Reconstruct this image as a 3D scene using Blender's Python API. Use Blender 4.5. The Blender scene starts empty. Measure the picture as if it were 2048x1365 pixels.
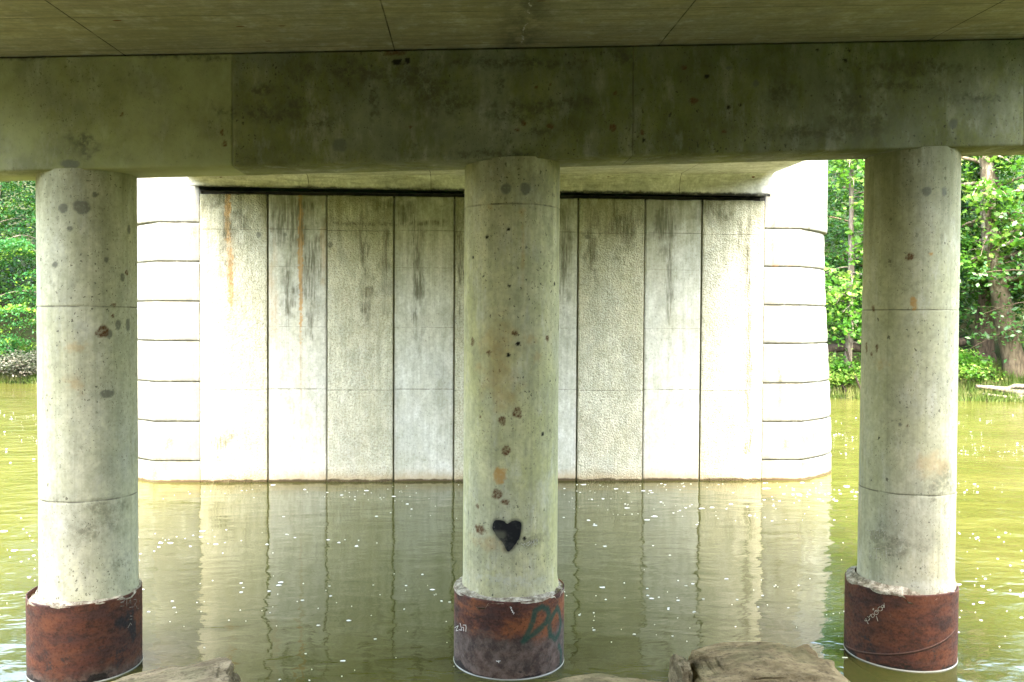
import bpy, bmesh, math, random
import numpy as np
from mathutils import Vector, Matrix
random.seed(7)
rng = np.random.default_rng(7)
scene = bpy.context.scene
COLL = scene.collection
PI = math.pi

# ------------------------------------------------------------------ marks and stains measured on the real surfaces
# (angle round the column from its river face, height) in radians and metres; on flat faces (x, z)
HEART = [[-0.101,1.478],[-0.138,1.485],[-0.183,1.502],[-0.243,1.513],[-0.311,1.513],[-0.373,1.504],[-0.408,1.481],[-0.422,1.452],[-0.419,1.424],[-0.387,1.397],[-0.348,1.363],[-0.286,1.33],[-0.218,1.3],[-0.173,1.266],[-0.135,1.231],[-0.091,1.212],[-0.047,1.228],[0.012,1.263],[0.085,1.308],[0.13,1.339],[0.156,1.381],[0.163,1.423],[0.174,1.458],[0.158,1.49],[0.098,1.507],[0.031,1.513],[-0.035,1.503],[-0.087,1.489]]
NAME_C = [[[0.164,1.286],[0.199,1.278],[0.253,1.246]],[[0.214,1.274],[0.229,1.286],[0.257,1.279]],[[0.272,1.279],[0.316,1.295],[0.36,1.275],[0.3,1.258],[0.272,1.279]],[[0.336,1.308],[0.368,1.278],[0.401,1.312]],[[0.406,1.287],[0.381,1.244]],[[0.443,1.317],[0.422,1.29],[0.435,1.282],[0.456,1.309]],[[0.474,1.305],[0.5,1.317],[0.525,1.305],[0.491,1.295],[0.474,1.305]],[[0.525,1.305],[0.523,1.273]],[[0.415,1.255],[0.457,1.27],[0.519,1.266]]]
NAME_R = [[[-1.374,1.303],[-1.349,1.293],[-1.212,1.313]],[[-1.265,1.27],[-1.237,1.213]],[[-1.196,1.313],[-1.177,1.262]],[[-1.137,1.322],[-1.114,1.238]],[[-1.24,1.297],[-1.208,1.228],[-1.143,1.187]],[[-1.081,1.328],[-1.083,1.286],[-1.112,1.28]],[[-1.021,1.337],[-1.018,1.263],[-1.049,1.245],[-1.078,1.254]],[[-0.989,1.322],[-0.937,1.341],[-0.904,1.34],[-0.9,1.33]],[[-0.943,1.326],[-0.916,1.316],[-0.908,1.288],[-0.939,1.232]],[[-0.853,1.342],[-0.903,1.309]],[[-1.188,1.129],[-0.997,1.149]],[[-1.096,1.139],[-1.084,1.045]],[[-1.152,1.034],[-0.993,1.054]],[[-0.958,1.123],[-0.949,1.05]],[[-0.872,1.167],[-0.859,1.07]],[[-0.859,1.161],[-0.761,1.17]],[[-0.87,1.114],[-0.759,1.126]],[[-1.275,1.023],[-1.242,1.06],[-1.2,1.035]]]
TAG_R = [[[-1.121,0.413],[-1.089,0.416],[-1.076,0.43],[-1.063,0.411],[-1.032,0.392]],[[-1.108,0.427],[-1.077,0.444]],[[-1.063,0.414],[-1.021,0.435],[-1.004,0.459]],[[-1.059,0.465],[-1.022,0.462],[-0.982,0.503]],[[-0.918,0.495],[-0.927,0.481],[-0.949,0.473],[-0.971,0.475],[-0.981,0.486],[-0.972,0.5],[-0.95,0.508],[-0.928,0.506],[-0.918,0.495]],[[-0.929,0.558],[-0.933,0.552],[-0.943,0.548],[-0.953,0.549],[-0.957,0.554],[-0.953,0.561],[-0.943,0.565],[-0.933,0.564],[-0.929,0.558]],[[-0.845,0.537],[-0.856,0.519],[-0.883,0.509],[-0.91,0.512],[-0.922,0.527],[-0.911,0.545],[-0.884,0.556],[-0.857,0.552],[-0.845,0.537]],[[-0.865,0.549],[-0.869,0.543],[-0.881,0.538],[-0.893,0.539],[-0.898,0.545],[-0.893,0.552],[-0.881,0.556],[-0.87,0.555],[-0.865,0.549]],[[-0.772,0.582],[-0.784,0.566],[-0.814,0.556],[-0.844,0.558],[-0.857,0.571],[-0.845,0.587],[-0.815,0.597],[-0.785,0.595],[-0.772,0.582]],[[-0.75,0.611],[-0.756,0.601],[-0.77,0.595],[-0.785,0.597],[-0.791,0.606],[-0.786,0.616],[-0.771,0.621],[-0.756,0.619],[-0.75,0.611]],[[-0.746,0.643],[-0.742,0.597]],[[-0.885,0.497],[-0.851,0.448]]]
TAG_C = [[[-1.353,0.358],[-1.151,0.418],[-1.269,0.344],[-1.15,0.372]],[[-1.081,0.454],[-1.018,0.395],[-1.114,0.384]],[[-1.009,0.425],[-0.963,0.432],[-0.962,0.398]],[[-0.981,0.452],[-0.903,0.464],[-0.89,0.438],[-0.902,0.401]],[[-0.045,0.706],[-0.015,0.701],[-0.03,0.689],[-0.005,0.684],[-0.019,0.673],[0.011,0.667],[-0.004,0.653],[0.031,0.65],[0.016,0.636]],[[-0.272,0.184],[-0.231,0.179],[-0.2,0.187]],[[-0.236,0.191],[-0.226,0.164]]]
SPRAY = [[[0.192,0.37],[0.275,0.433],[0.372,0.561],[0.405,0.643],[0.536,0.677],[0.668,0.639],[0.713,0.577],[0.643,0.511],[0.466,0.451],[0.244,0.389]],[[0.714,0.502],[0.824,0.562],[0.955,0.617],[1.051,0.544],[1.12,0.439],[1.057,0.357],[0.902,0.313],[0.762,0.37],[0.722,0.456]],[[1.035,0.226],[1.156,0.127],[1.127,0.022]]]
TAG_L = [[[1.001,0.743],[1.107,0.736],[1.094,0.708],[1.001,0.702],[1.073,0.693]],[[0.993,0.67],[1.089,0.659]],[[1.15,0.728],[1.149,0.646]],[[1.195,0.664],[1.245,0.702],[1.256,0.652]],[[1.33,0.683],[1.429,0.667],[1.435,0.642],[1.364,0.632],[1.334,0.605]],[[1.376,0.63],[1.47,0.571],[1.533,0.557]],[[1.553,0.637],[1.587,0.606]],[[1.222,0.538],[1.305,0.524]],[[1.212,0.507],[1.294,0.497]],[[1.174,0.432],[1.241,0.47],[1.272,0.443]],[[1.204,0.626],[1.306,0.613]]]
BLOT_L = [[[1.263,0.538],[1.282,0.463],[1.303,0.369],[1.324,0.329]],[[1.03,0.512],[1.165,0.483]]]
SPOTS = {"L":[[-0.077,4.436,0.046,0.048,"d"],[0.268,4.449,0.077,0.058,"d"],[0.675,3.285,0.061,0.062,"r"],[0.76,2.708,0.071,0.038,"d"],[1.121,1.626,0.061,0.077,"D"],[0.645,1.614,0.112,0.077,"D"],[0.819,1.459,0.082,0.067,"D"],[0.053,4.248,0.026,0.024,"d"],[0.535,4.573,0.026,0.024,"d"],[0.755,3.972,0.02,0.029,"d"],[1.127,3.815,0.026,0.038,"d"],[0.799,3.276,0.031,0.043,"d"],[-0.276,3.915,0.031,0.029,"d"],[0.912,3.55,0.02,0.019,"r"],[0.888,3.441,0.015,0.014,"r"],[1.245,3.866,0.02,0.024,"r"],[0.131,2.802,0.071,0.077,"O"],[0.136,3.151,0.102,0.038,"O"],[1.336,4.278,0.026,0.043,"d"],[1.285,3.36,0.031,0.067,"d"],[1.004,3.36,0.031,0.048,"d"],[-0.318,1.725,0.051,0.048,"D"],[1.022,1.055,0.102,0.058,"D"],[0.305,1.441,0.133,0.096,"D"]],"C":[[-0.171,4.67,0.051,0.053,"d"],[0.201,4.673,0.051,0.053,"d"],[-0.126,4.283,0.02,0.019,"k"],[-0.581,4.221,0.02,0.014,"k"],[-0.97,4.033,0.015,0.019,"k"],[-0.11,3.752,0.015,0.014,"k"],[0.005,3.302,0.026,0.024,"r"],[0.087,3.202,0.02,0.019,"k"],[-0.112,3.092,0.02,0.019,"k"],[1.019,3.784,0.015,0.019,"k"],[1.337,3.358,0.015,0.062,"k"],[0.642,2.33,0.015,0.019,"k"],[0.875,2.349,0.01,0.01,"k"],[0.863,2.833,0.01,0.01,"k"],[-0.226,2.461,0.036,0.038,"r"],[0.065,2.544,0.046,0.048,"r"],[-0.973,3.214,0.031,0.034,"r"],[-0.533,3.113,0.026,0.024,"r"],[0.477,3.067,0.041,0.048,"O"],[0.769,3.253,0.026,0.029,"r"],[-0.171,2.179,0.046,0.043,"r"],[-0.734,2.492,0.01,0.019,"r"],[-0.271,1.938,0.071,0.077,"o"],[-0.331,1.764,0.056,0.048,"r"],[-0.166,1.695,0.036,0.029,"r"],[-0.791,1.625,0.02,0.019,"r"],[-0.746,1.394,0.061,0.048,"r"],[-0.533,1.287,0.153,0.067,"O"],[0.167,4.095,0.015,0.264,"O"],[0.142,4.45,0.026,0.048,"O"],[-0.516,4.501,0.026,0.024,"O"],[-0.337,3.143,0.128,0.24,"O"],[-0.281,2.809,0.153,0.288,"O"],[0.411,1.29,0.143,0.077,"D"],[0.235,1.336,0.015,0.014,"k"],[-0.741,2.97,0.051,0.048,"O"],[0.327,3.24,0.051,0.038,"O"],[-0.259,0.937,0.255,0.043,"W"],[0.361,0.905,0.153,0.038,"W"]],"R":[[-0.17,4.706,0.046,0.048,"d"],[0.216,4.709,0.031,0.043,"d"],[-0.489,4.066,0.041,0.038,"r"],[-0.066,4.098,0.02,0.014,"o"],[-1.525,3.158,0.02,0.053,"r"],[-1.178,3.168,0.015,0.038,"r"],[-1.336,3.1,0.015,0.019,"r"],[-0.397,3.624,0.026,0.067,"o"],[-0.482,2.407,0.01,0.01,"r"],[-1.088,2.262,0.01,0.014,"k"],[-1.056,2.999,0.071,0.038,"O"],[0.051,1.683,0.046,0.038,"D"],[-0.313,1.719,0.026,0.019,"D"],[-1.361,1.995,0.026,0.034,"D"],[0.376,1.576,0.026,0.077,"D"],[-0.791,1.23,0.23,0.135,"D"],[-0.628,2.413,0.015,0.014,"d"],[0.094,2.028,0.204,0.096,"O"],[-0.38,0.833,0.306,0.038,"W"],[-1.311,3.567,0.02,0.034,"r"],[0.225,1.804,0.204,0.144,"D"]]}
BEAM_SPOTS = [[-1.09,5.848,0.053,0.034,"k"],[-1.001,5.865,0.024,0.024,"k"],[-1.119,5.942,0.115,0.038,"r"],[0.964,5.273,0.029,0.034,"r"],[0.35,5.276,0.034,0.024,"r"],[0.043,5.233,0.019,0.019,"r"],[0.1,5.296,0.024,0.024,"r"],[1.246,5.23,0.019,0.029,"r"],[1.257,5.159,0.014,0.019,"k"],[1.741,5.542,0.034,0.029,"r"],[1.861,5.78,0.019,0.019,"k"],[1.64,5.861,0.029,0.019,"r"],[2.081,5.861,0.029,0.019,"d"],[2.039,5.249,0.019,0.014,"r"],[-2.718,5.16,0.019,0.024,"r"],[-2.695,5.058,0.019,0.029,"r"],[-3.63,5.311,0.014,0.019,"r"],[-0.966,5.248,0.019,0.014,"r"],[0.223,5.64,0.019,0.019,"r"],[0.357,5.672,0.014,0.014,"r"],[0.975,5.598,0.019,0.019,"r"],[2.076,5.486,0.019,0.014,"k"],[2.199,5.512,0.014,0.014,"k"],[2.344,5.723,0.029,0.038,"d"],[2.944,6.059,0.014,0.014,"k"],[3.263,6.057,0.014,0.014,"k"],[3.219,5.959,0.019,0.019,"k"],[0.214,5.459,0.337,0.062,"D"],[0.599,5.519,0.192,0.058,"D"],[-0.025,5.36,0.192,0.058,"D"],[-2.287,5.345,0.288,0.072,"D"],[-2.008,5.421,0.144,0.048,"D"],[-2.008,5.374,0.038,0.192,"O"],[-2.333,5.555,0.096,0.067,"D"],[-3.963,4.99,0.048,0.106,"D"],[-4.1,4.848,0.096,0.043,"d"],[-3.986,5.036,0.115,0.077,"D"],[-1.634,5.062,0.077,0.067,"d"],[-0.597,5.472,0.192,0.096,"D"],[3.301,5.548,0.288,0.087,"D"],[2.602,5.68,0.144,0.125,"D"],[3.699,5.727,0.385,0.048,"D"],[4.561,5.622,0.192,0.038,"D"],[-0.071,5.126,0.096,0.144,"O"],[0.264,5.227,0.24,0.096,"O"],[-1.306,5.458,0.067,0.288,"O"],[-1.821,5.26,0.144,0.067,"D"],[-2.726,5.356,0.067,0.034,"D"],[-0.787,5.563,0.288,0.144,"D"],[-1.541,5.735,0.385,0.096,"D"],[-0.977,5.7,0.24,0.144,"D"],[0.068,5.865,0.577,0.058,"D"],[1.031,5.934,0.144,0.106,"D"],[-0.122,5.671,0.067,0.192,"O"],[-0.214,5.005,0.385,0.038,"D"],[3.304,5.354,0.288,0.144,"D"],[2.806,5.248,0.433,0.067,"D"],[3.948,5.902,0.529,0.067,"D"],[4.311,5.373,0.048,0.048,"d"],[-4.477,5.81,0.192,0.024,"D"],[-3.253,5.87,0.288,0.029,"D"],[-2.84,5.856,0.144,0.029,"D"]]
PIER_SPOTS = [[-5.325,5.56,0.063,0.632,"o"],[-5.297,4.63,0.084,1.158,"O"],[-5.257,4.217,0.053,0.632,"o"],[-3.83,4.228,0.034,1.158,"o"],[-3.83,5.162,0.053,0.947,"o"],[-3.83,2.77,0.021,1.263,"O"],[-3.377,4.856,0.053,0.632,"O"],[-4.386,3.704,0.084,0.842,"O"],[-2.518,4.655,0.095,0.947,"D"],[-2.083,4.764,0.084,0.842,"D"],[-2.444,3.822,0.126,0.421,"D"],[-2.602,5.404,0.737,0.042,"D"],[-1.252,5.439,0.526,0.053,"D"],[-1.459,5.083,0.042,0.737,"D"],[-1.669,5.706,0.189,0.263,"D"],[-1.373,4.248,0.105,0.947,"D"],[5.605,4.303,0.063,1.474,"D"],[5.648,2.595,0.074,1.474,"D"],[5.431,5.258,0.042,0.316,"D"],[-5.439,0.784,0.232,0.274,"D"],[-5.377,5.146,0.147,0.526,"D"],[-5.528,5.867,0.263,0.168,"D"],[-3.943,5.472,0.474,0.632,"D"],[-3.634,4.645,0.211,0.842,"D"],[-5.07,5.459,0.168,0.421,"D"],[-4.098,4.018,0.147,0.526,"D"],[-3.634,3.397,0.063,0.421,"D"],[2.223,4.909,0.147,0.632,"D"],[3.816,5.559,0.211,0.526,"D"],[2.964,5.338,0.274,0.421,"D"],[4.886,5.782,0.316,0.211,"D"],[1.694,4.693,0.147,0.947,"D"],[-0.518,4.673,0.095,0.842,"D"],[-4.692,5.153,0.053,0.063,"d"],[-3.222,4.961,0.053,0.063,"d"],[2.168,5.182,0.053,0.053,"d"],[-4.149,5.159,0.042,0.042,"d"],[-3.789,5.784,0.316,0.126,"D"],[-2.085,5.805,0.211,0.126,"D"],[3.936,4.29,0.063,1.263,"D"],[5.703,0.88,0.105,0.421,"D"],[2.747,5.757,0.053,0.421,"D"],[-4.046,5.056,0.042,0.421,"D"]]
NOSE_SPOTS = [[6.956,0.879,0.168,0.253,"D"],[7.228,0.986,0.147,0.316,"D"],[6.874,2.814,0.053,0.632,"B"],[6.772,3.885,0.032,0.526,"B"],[7.403,0.338,0.126,0.105,"B"],[7.019,0.339,0.189,0.147,"D"],[6.338,2.169,0.042,0.421,"D"],[6.526,4.31,0.032,0.316,"O"],[6.198,4.521,0.063,0.316,"O"],[6.466,0.771,0.105,0.168,"D"],[-6.821,0.264,0.316,0.147,"D"],[-6.615,0.785,0.147,0.168,"D"],[-6.039,5.139,0.063,0.095,"D"],[-7.023,0.838,0.084,0.126,"D"],[6.135,5.159,0.042,0.421,"D"],[6.067,6.221,0.084,0.253,"D"],[6.718,6.123,0.021,0.421,"D"],[7.179,4.315,0.042,0.421,"B"],[7.0,5.381,0.042,0.316,"D"],[-6.916,1.928,0.105,0.147,"D"]]

# ------------------------------------------------------------------ object helpers
def mesh_obj(name, verts, faces, mat=None, parent=None, smooth=False):
    me = bpy.data.meshes.new(name)
    me.from_pydata([tuple(v) for v in verts], [], [tuple(f) for f in faces])
    me.update()
    if smooth:
        me.polygons.foreach_set('use_smooth', np.ones(len(me.polygons), dtype=bool))
    o = bpy.data.objects.new(name, me)
    COLL.objects.link(o)
    if mat: me.materials.append(mat)
    if parent: o.parent = parent
    return o

def arr_obj(name, V, F, mat=None, parent=None, smooth=False):
    """V (n,3) array, F (m,k) array of equal-sized faces"""
    me = bpy.data.meshes.new(name)
    n, (m, k) = len(V), F.shape
    me.vertices.add(n); me.vertices.foreach_set('co', np.ascontiguousarray(V, dtype=np.float32).ravel())
    me.loops.add(m * k); me.loops.foreach_set('vertex_index', np.ascontiguousarray(F, dtype=np.int32).ravel())
    me.polygons.add(m)
    me.polygons.foreach_set('loop_start', np.arange(0, m * k, k, dtype=np.int32))
    me.polygons.foreach_set('loop_total', np.full(m, k, dtype=np.int32))
    if smooth: me.polygons.foreach_set('use_smooth', np.ones(m, dtype=bool))
    me.update(calc_edges=True); me.validate()
    o = bpy.data.objects.new(name, me)
    COLL.objects.link(o)
    if mat: me.materials.append(mat)
    if parent: o.parent = parent
    return o

def empty(name, loc, label, cat, group=None):
    o = bpy.data.objects.new(name, None); COLL.objects.link(o)
    o.location = loc; o.empty_display_size = .3
    o['label'] = label; o['category'] = cat
    if group: o['group'] = group
    return o

def tag(o, label=None, cat=None, group=None, kind=None):
    if label: o['label'] = label
    if cat: o['category'] = cat
    if group: o['group'] = group
    if kind: o['kind'] = kind
    return o

def float_attr(o, name, vals):
    a = o.data.attributes.new(name, 'FLOAT', 'POINT')
    a.data.foreach_set('value', np.ascontiguousarray(vals, dtype=np.float32))

def grid_faces(nu, nv, wrap=False):
    """faces of a (nv rows) x (nu columns) grid, index = r*nu + c"""
    cs = np.arange(nu if wrap else nu - 1); rs = np.arange(nv - 1)
    c, r = np.meshgrid(cs, rs)
    c = c.ravel(); r = r.ravel(); c2 = (c + 1) % nu
    return np.stack([r * nu + c, r * nu + c2, (r + 1) * nu + c2, (r + 1) * nu + c], 1)

def vnoise(x, y, z=0., seed=0):
    """cheap smooth value noise on arrays, -1..1"""
    x, y, z = np.broadcast_arrays(np.asarray(x, float), np.asarray(y, float), np.asarray(z, float))
    xi, yi, zi = np.floor(x).astype(np.int64), np.floor(y).astype(np.int64), np.floor(z).astype(np.int64)
    fx, fy, fz = x - xi, y - yi, z - zi
    s = lambda t: t * t * (3 - 2 * t)
    fx, fy, fz = s(fx), s(fy), s(fz)
    def h(a, b, c):
        n = (a * 374761393 + b * 668265263 + c * 1274126177 + seed * 974711) & 0xffffffff
        n = ((n ^ (n >> 13)) * 1274126177) & 0xffffffff
        return ((n ^ (n >> 16)) & 0xffff) / 32767.5 - 1
    L = lambda a, b, t: a + (b - a) * t
    return L(L(L(h(xi, yi, zi), h(xi + 1, yi, zi), fx), L(h(xi, yi + 1, zi), h(xi + 1, yi + 1, zi), fx), fy),
             L(L(h(xi, yi, zi + 1), h(xi + 1, yi, zi + 1), fx), L(h(xi, yi + 1, zi + 1), h(xi + 1, yi + 1, zi + 1), fx), fy), fz)

def fbm(x, y, z=0., seed=0, oct=4):
    t = 0; a = .5
    for i in range(oct):
        t = t + a * vnoise(np.asarray(x) * 2 ** i, np.asarray(y) * 2 ** i, np.asarray(z) * 2 ** i, seed + i); a *= .5
    return t

def sstep(a, b, x):
    t = np.clip((x - a) / (b - a), 0, 1); return t * t * (3 - 2 * t)

KINDS_OF_STAIN = 'drokOWDB'
ATTR_OF = {'d': 'grey_stain', 'D': 'grime', 'r': 'rust', 'o': 'ochre', 'O': 'ochre', 'k': 'tar', 'W': 'lime', 'B': 'blue_grey'}
def stain_attrs(o, U, Z, spots, uscale=1., mask=None):
    """wear marks of definite shape: one float attribute for each sort of stain"""
    acc = {n: np.zeros(len(U)) for n in set(ATTR_OF.values())}
    for i, (u0, z0, ru, rz, k) in enumerate(spots):
        du = (U - u0) * uscale; dz = Z - z0
        sel = (np.abs(du) < 2.6 * ru + .03) & (np.abs(dz) < 2.6 * rz + .03)
        if not sel.any(): continue
        du, dz = du[sel], dz[sel]
        rr = np.minimum(ru, rz)
        q = np.sqrt((du / ru) ** 2 + (dz / rz) ** 2)
        if k in 'DOWB':
            n = fbm(du / rr * 1.3 + 9 * i, dz / max(rr, rz * .35) * 1.3, 0, 31 + i, 5)
            m = sstep(1.7, .1, q + 1.3 * n) * ((.85 if uscale == 1. else .55) if k == 'D' else .4)
        else:
            n = fbm(du / rr * 1.1 + 9 * i, dz / rr * 1.1, 0, 51 + i, 4)
            m = sstep(1.18, .82, q + (.3 if k == 'd' else .75) * n)
            if k == 'r': m = m * (.55 + .45 * sstep(-.35, .15, fbm(du / rr * 3, dz / rr * 3, 0, 77 + i, 3)))
        a = acc[ATTR_OF[k]]
        a[sel] = np.maximum(a[sel], m)
    for n, v in acc.items():
        if mask is not None: v = v * mask
        float_attr(o, n, v)

# ------------------------------------------------------------------ shader helpers
class NT:
    def __init__(s, name):
        s.mat = bpy.data.materials.new(name); s.mat.use_nodes = True
        s.t = s.mat.node_tree; s.t.nodes.clear()
        s.out = s.t.nodes.new('ShaderNodeOutputMaterial')
        s._co = None
    def n(s, typ, **kw):
        nd = s.t.nodes.new(typ)
        for k, v in kw.items(): setattr(nd, k, v)
        return nd
    def link(s, a, b): s.t.links.new(a, b)
    def put(s, sock, v):
        if v is None: return
        if hasattr(v, 'is_output'): s.link(v, sock)
        elif isinstance(v, (tuple, list)) and len(v) == 3 and sock.type == 'RGBA': sock.default_value = (*v, 1)
        else: sock.default_value = v
    def co(s):
        if s._co is None: s._co = s.n('ShaderNodeTexCoord').outputs['Object']
        return s._co
    def scaled(s, sc, off=(0, 0, 0), co=None):
        m = s.n('ShaderNodeMapping'); s.link(co or s.co(), m.inputs['Vector'])
        m.inputs['Scale'].default_value = sc if isinstance(sc, (tuple, list)) else (sc,) * 3
        m.inputs['Location'].default_value = off
        return m.outputs['Vector']
    def noise(s, sc, detail=4, rough=.6, off=(0, 0, 0), dist=0., co=None, color=False):
        t = s.n('ShaderNodeTexNoise'); s.link(s.scaled(sc, off, co), t.inputs['Vector'])
        t.inputs['Scale'].default_value = 1; t.inputs['Detail'].default_value = detail
        t.inputs['Roughness'].default_value = rough; t.inputs['Distortion'].default_value = dist
        return t.outputs['Color' if color else 'Fac']
    def voro(s, sc, off=(0, 0, 0), rand=1., feature='F1', co=None):
        t = s.n('ShaderNodeTexVoronoi', feature=feature); s.link(s.scaled(sc, off, co), t.inputs['Vector'])
        t.inputs['Scale'].default_value = 1; t.inputs['Randomness'].default_value = rand
        return t
    def math(s, op, a, b=None, c=None, clamp=False):
        m = s.n('ShaderNodeMath', operation=op, use_clamp=clamp)
        for i, v in enumerate((a, b, c)):
            if v is not None: s.put(m.inputs[i], v)
        return m.outputs[0]
    def rng(s, v, a, b, c=0., d=1., smooth=True):
        m = s.n('ShaderNodeMapRange', interpolation_type='SMOOTHSTEP' if smooth else 'LINEAR')
        s.put(m.inputs['Value'], v)
        for k, q in (('From Min', a), ('From Max', b), ('To Min', c), ('To Max', d)): s.put(m.inputs[k], q)
        return m.outputs['Result']
    def mix(s, f, a, b, mode='MIX'):
        m = s.n('ShaderNodeMix', data_type='RGBA', blend_type=mode, clamp_factor=True)
        s.put(m.inputs[0], f); s.put(m.inputs[6], a); s.put(m.inputs[7], b)
        return m.outputs[2]
    def mul(s, *a):
        r = a[0]
        for b in a[1:]: r = s.math('MULTIPLY', r, b)
        return r
    def mx(s, *a):
        r = a[0]
        for b in a[1:]: r = s.math('MAXIMUM', r, b)
        return r
    def xyz(s):
        x = s.n('ShaderNodeSeparateXYZ'); s.link(s.co(), x.inputs[0]); return x.outputs
    def attr(s, name):
        a = s.n('ShaderNodeAttribute', attribute_name=name); return a.outputs['Fac']
    def bump(s, h, strength=.5, dist=.01, normal=None):
        b = s.n('ShaderNodeBump'); s.put(b.inputs['Height'], h)
        b.inputs['Strength'].default_value = strength; b.inputs['Distance'].default_value = dist
        if normal is not None: s.link(normal, b.inputs['Normal'])
        return b.outputs['Normal']
    def bsdf(s, col, rough=.85, normal=None, spec=.3, **kw):
        p = s.n('ShaderNodeBsdfPrincipled')
        s.put(p.inputs['Base Color'], col); s.put(p.inputs['Roughness'], rough)
        p.inputs['Specular IOR Level'].default_value = spec
        for k, v in kw.items(): s.put(p.inputs[k], v)
        if normal is not None: s.link(normal, p.inputs['Normal'])
        s.link(p.outputs[0], s.out.inputs[0]); return p
    def line(s, coord, at, w, wob=.004, wscale=3.):
        """thin dark joint line at coordinate value"""
        n = s.math('MULTIPLY', s.math('SUBTRACT', s.noise(wscale, 3), .5), wob * 2)
        d = s.math('ABSOLUTE', s.math('SUBTRACT', s.math('ADD', coord, n), at))
        return s.rng(d, w, w * .35)

def concrete(name, light=(.46, .45, .38), dark=(.27, .27, .2), algae=(.17, .18, .06), algae_amt=.4, streak=.35, pits=.6, grime=.4,
             seams=(), vseams=(), boards=None, stains=False, sscale=(24, 24, 24), mott=1., jdark=.7, bump_amt=.35, rough_face=0., off=(0, 0, 0), tide=None, topdark=None, warm=.25):
    m = NT(name); X, Y, Z = m.xyz()
    big = m.noise(.7, 5, .6, off); mid = m.noise(2.6, 6, .68, off); fine = m.noise(22, 5, .65, off)
    c = m.mix(m.rng(mid, .3, .7), dark, light)
    c = m.mix(m.mul(m.rng(big, .42, .66), warm), c, (.5, .42, .27))
    # cloudy cement patches
    c = m.mix(m.mul(m.rng(m.noise((1.4, 1.4, .8), 6, .62, (3, 9, 1)), .48, .62), .35), c, (.36, .38, .36))
    # algae tint
    al = m.rng(m.noise((1.1, 1.1, .6), 6, .65, (off[0] + 5, off[1], off[2] + 2)), .36, .68)
    c = m.mix(m.mul(al, algae_amt), c, algae)
    c = m.mix(m.rng(m.noise((3.2, 3.2, 1.7), 7, .74, (off[0] + 3, 1, 4), 1.2), .46, .66, 0, .30 * mott), c, (.30, .31, .22))
    c = m.mix(m.rng(m.noise((8, 8, 3.5), 7, .72, (off[2], 4, 1)), .38, .64, 0, .30 * mott), c, (.25, .25, .17))
    c = m.mix(m.rng(m.noise((5, 5, 2), 6, .7, (off[1], 14, 5)), .5, .7, 0, .32 * mott), c, (.72, .72, .66))
    c = m.mix(m.rng(m.noise((30, 30, .6), 3, .6, off), .5, .68, 0, .16 * mott), c, (.16, .17, .11))
    # runs down the face
    st = m.rng(m.noise((7, 7, .28), 5, .62, off), .5, .74)
    st2 = m.rng(m.noise((19, 19, .5), 3, .6, off), .52, .76)
    sg = m.mul(st, m.rng(m.noise((1.3, 1.3, .5), 3, .5, (7, 7, 7)), .35, .65))
    c = m.mix(m.mul(sg, streak), c, (.12, .12, .075))
    c = m.mix(m.mul(st2, streak * .5), c, (.2, .2, .14))
    # fine grime speckle
    gr = m.mul(m.rng(m.noise(9, 8, .75, off), .52, .7), m.rng(m.noise(1.7, 4, .6, (2, 4, 6)), .4, .65))
    c = m.mix(m.mul(gr, grime), c, (.09, .09, .055))
    c = m.mix(m.rng(fine, .3, .75, .0, .3), c, (.13, .125, .09))
    h = m.math('ADD', m.mul(fine, .5), m.mul(mid, .7))
    # air-bubble pits
    if pits:
        wv = m.n('ShaderNodeVectorMath', operation='MULTIPLY_ADD'); m.link(m.noise(34, 3, .6, off, color=True), wv.inputs[0]); wv.inputs[1].default_value = (.045, .045, .07); m.link(m.co(), wv.inputs[2])
        for sc, r, th in (((15, 15, 11), .24, .70), ((36, 36, 30), .34, .5), ((70, 70, 60), .36, .45)):
            v = m.voro(sc, (off[0] + sc[0], off[1], 1), co=wv.outputs[0]); sp = m.n('ShaderNodeSeparateColor'); m.link(v.outputs['Color'], sp.inputs[0])
            keep = m.rng(sp.outputs[0], th, .99)
            size = m.mul(m.math('POWER', keep, 2.), r)
            pit = m.math('MULTIPLY', m.rng(m.math('SUBTRACT', size, v.outputs['Distance']), 0, .05), m.rng(m.noise(1.2, 3, .5, (sc[0], 0, 0)), .36, .6))
            c = m.mix(m.mul(pit, pits), c, (.04, .036, .024))
            h = m.math('SUBTRACT', h, m.mul(pit, 1.2))
    if topdark:                         # darker olive towards the top, in runs of unequal length
        z0, z1, amt = topdark
        reach = m.math('ADD', Z, m.mul(m.math('SUBTRACT', m.noise((5, 5, .25), 5, .65, (1, 2, 3)), .5), (z1 - z0) * 1.5))
        w = m.rng(reach, z0, z1)
        c = m.mix(m.mul(w, amt, m.rng(m.noise((3, 3, 1.2), 6, .7, off), .25, .6)), c, (.13, .135, .06))
    if tide:                             # scum line left by the river
        zz = m.math('ADD', Z, m.mul(m.math('SUBTRACT', m.noise(4, 4), .5), .1))
        c = m.mix(m.mul(m.rng(zz, tide, 0.), .75), c, (.38, .28, .15))
        c = m.mix(m.rng(zz, .07, .03), c, (.07, .05, .025))
    joints = None
    for z, w in seams:
        l = m.line(Z, z, w); joints = l if joints is None else m.mx(joints, l)
    for x, w in vseams:
        l = m.line(X, x, w); joints = l if joints is None else m.mx(joints, l)
    if joints is not None:
        c = m.mix(m.mul(joints, m.rng(m.noise(6, 4), .3, .62, .1, 1), jdark), c, (.075, .07, .045))
        h = m.math('SUBTRACT', h, m.mul(joints, 1.5))
    if boards: c, h = boards(m, c, h, X, Y, Z)
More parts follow.
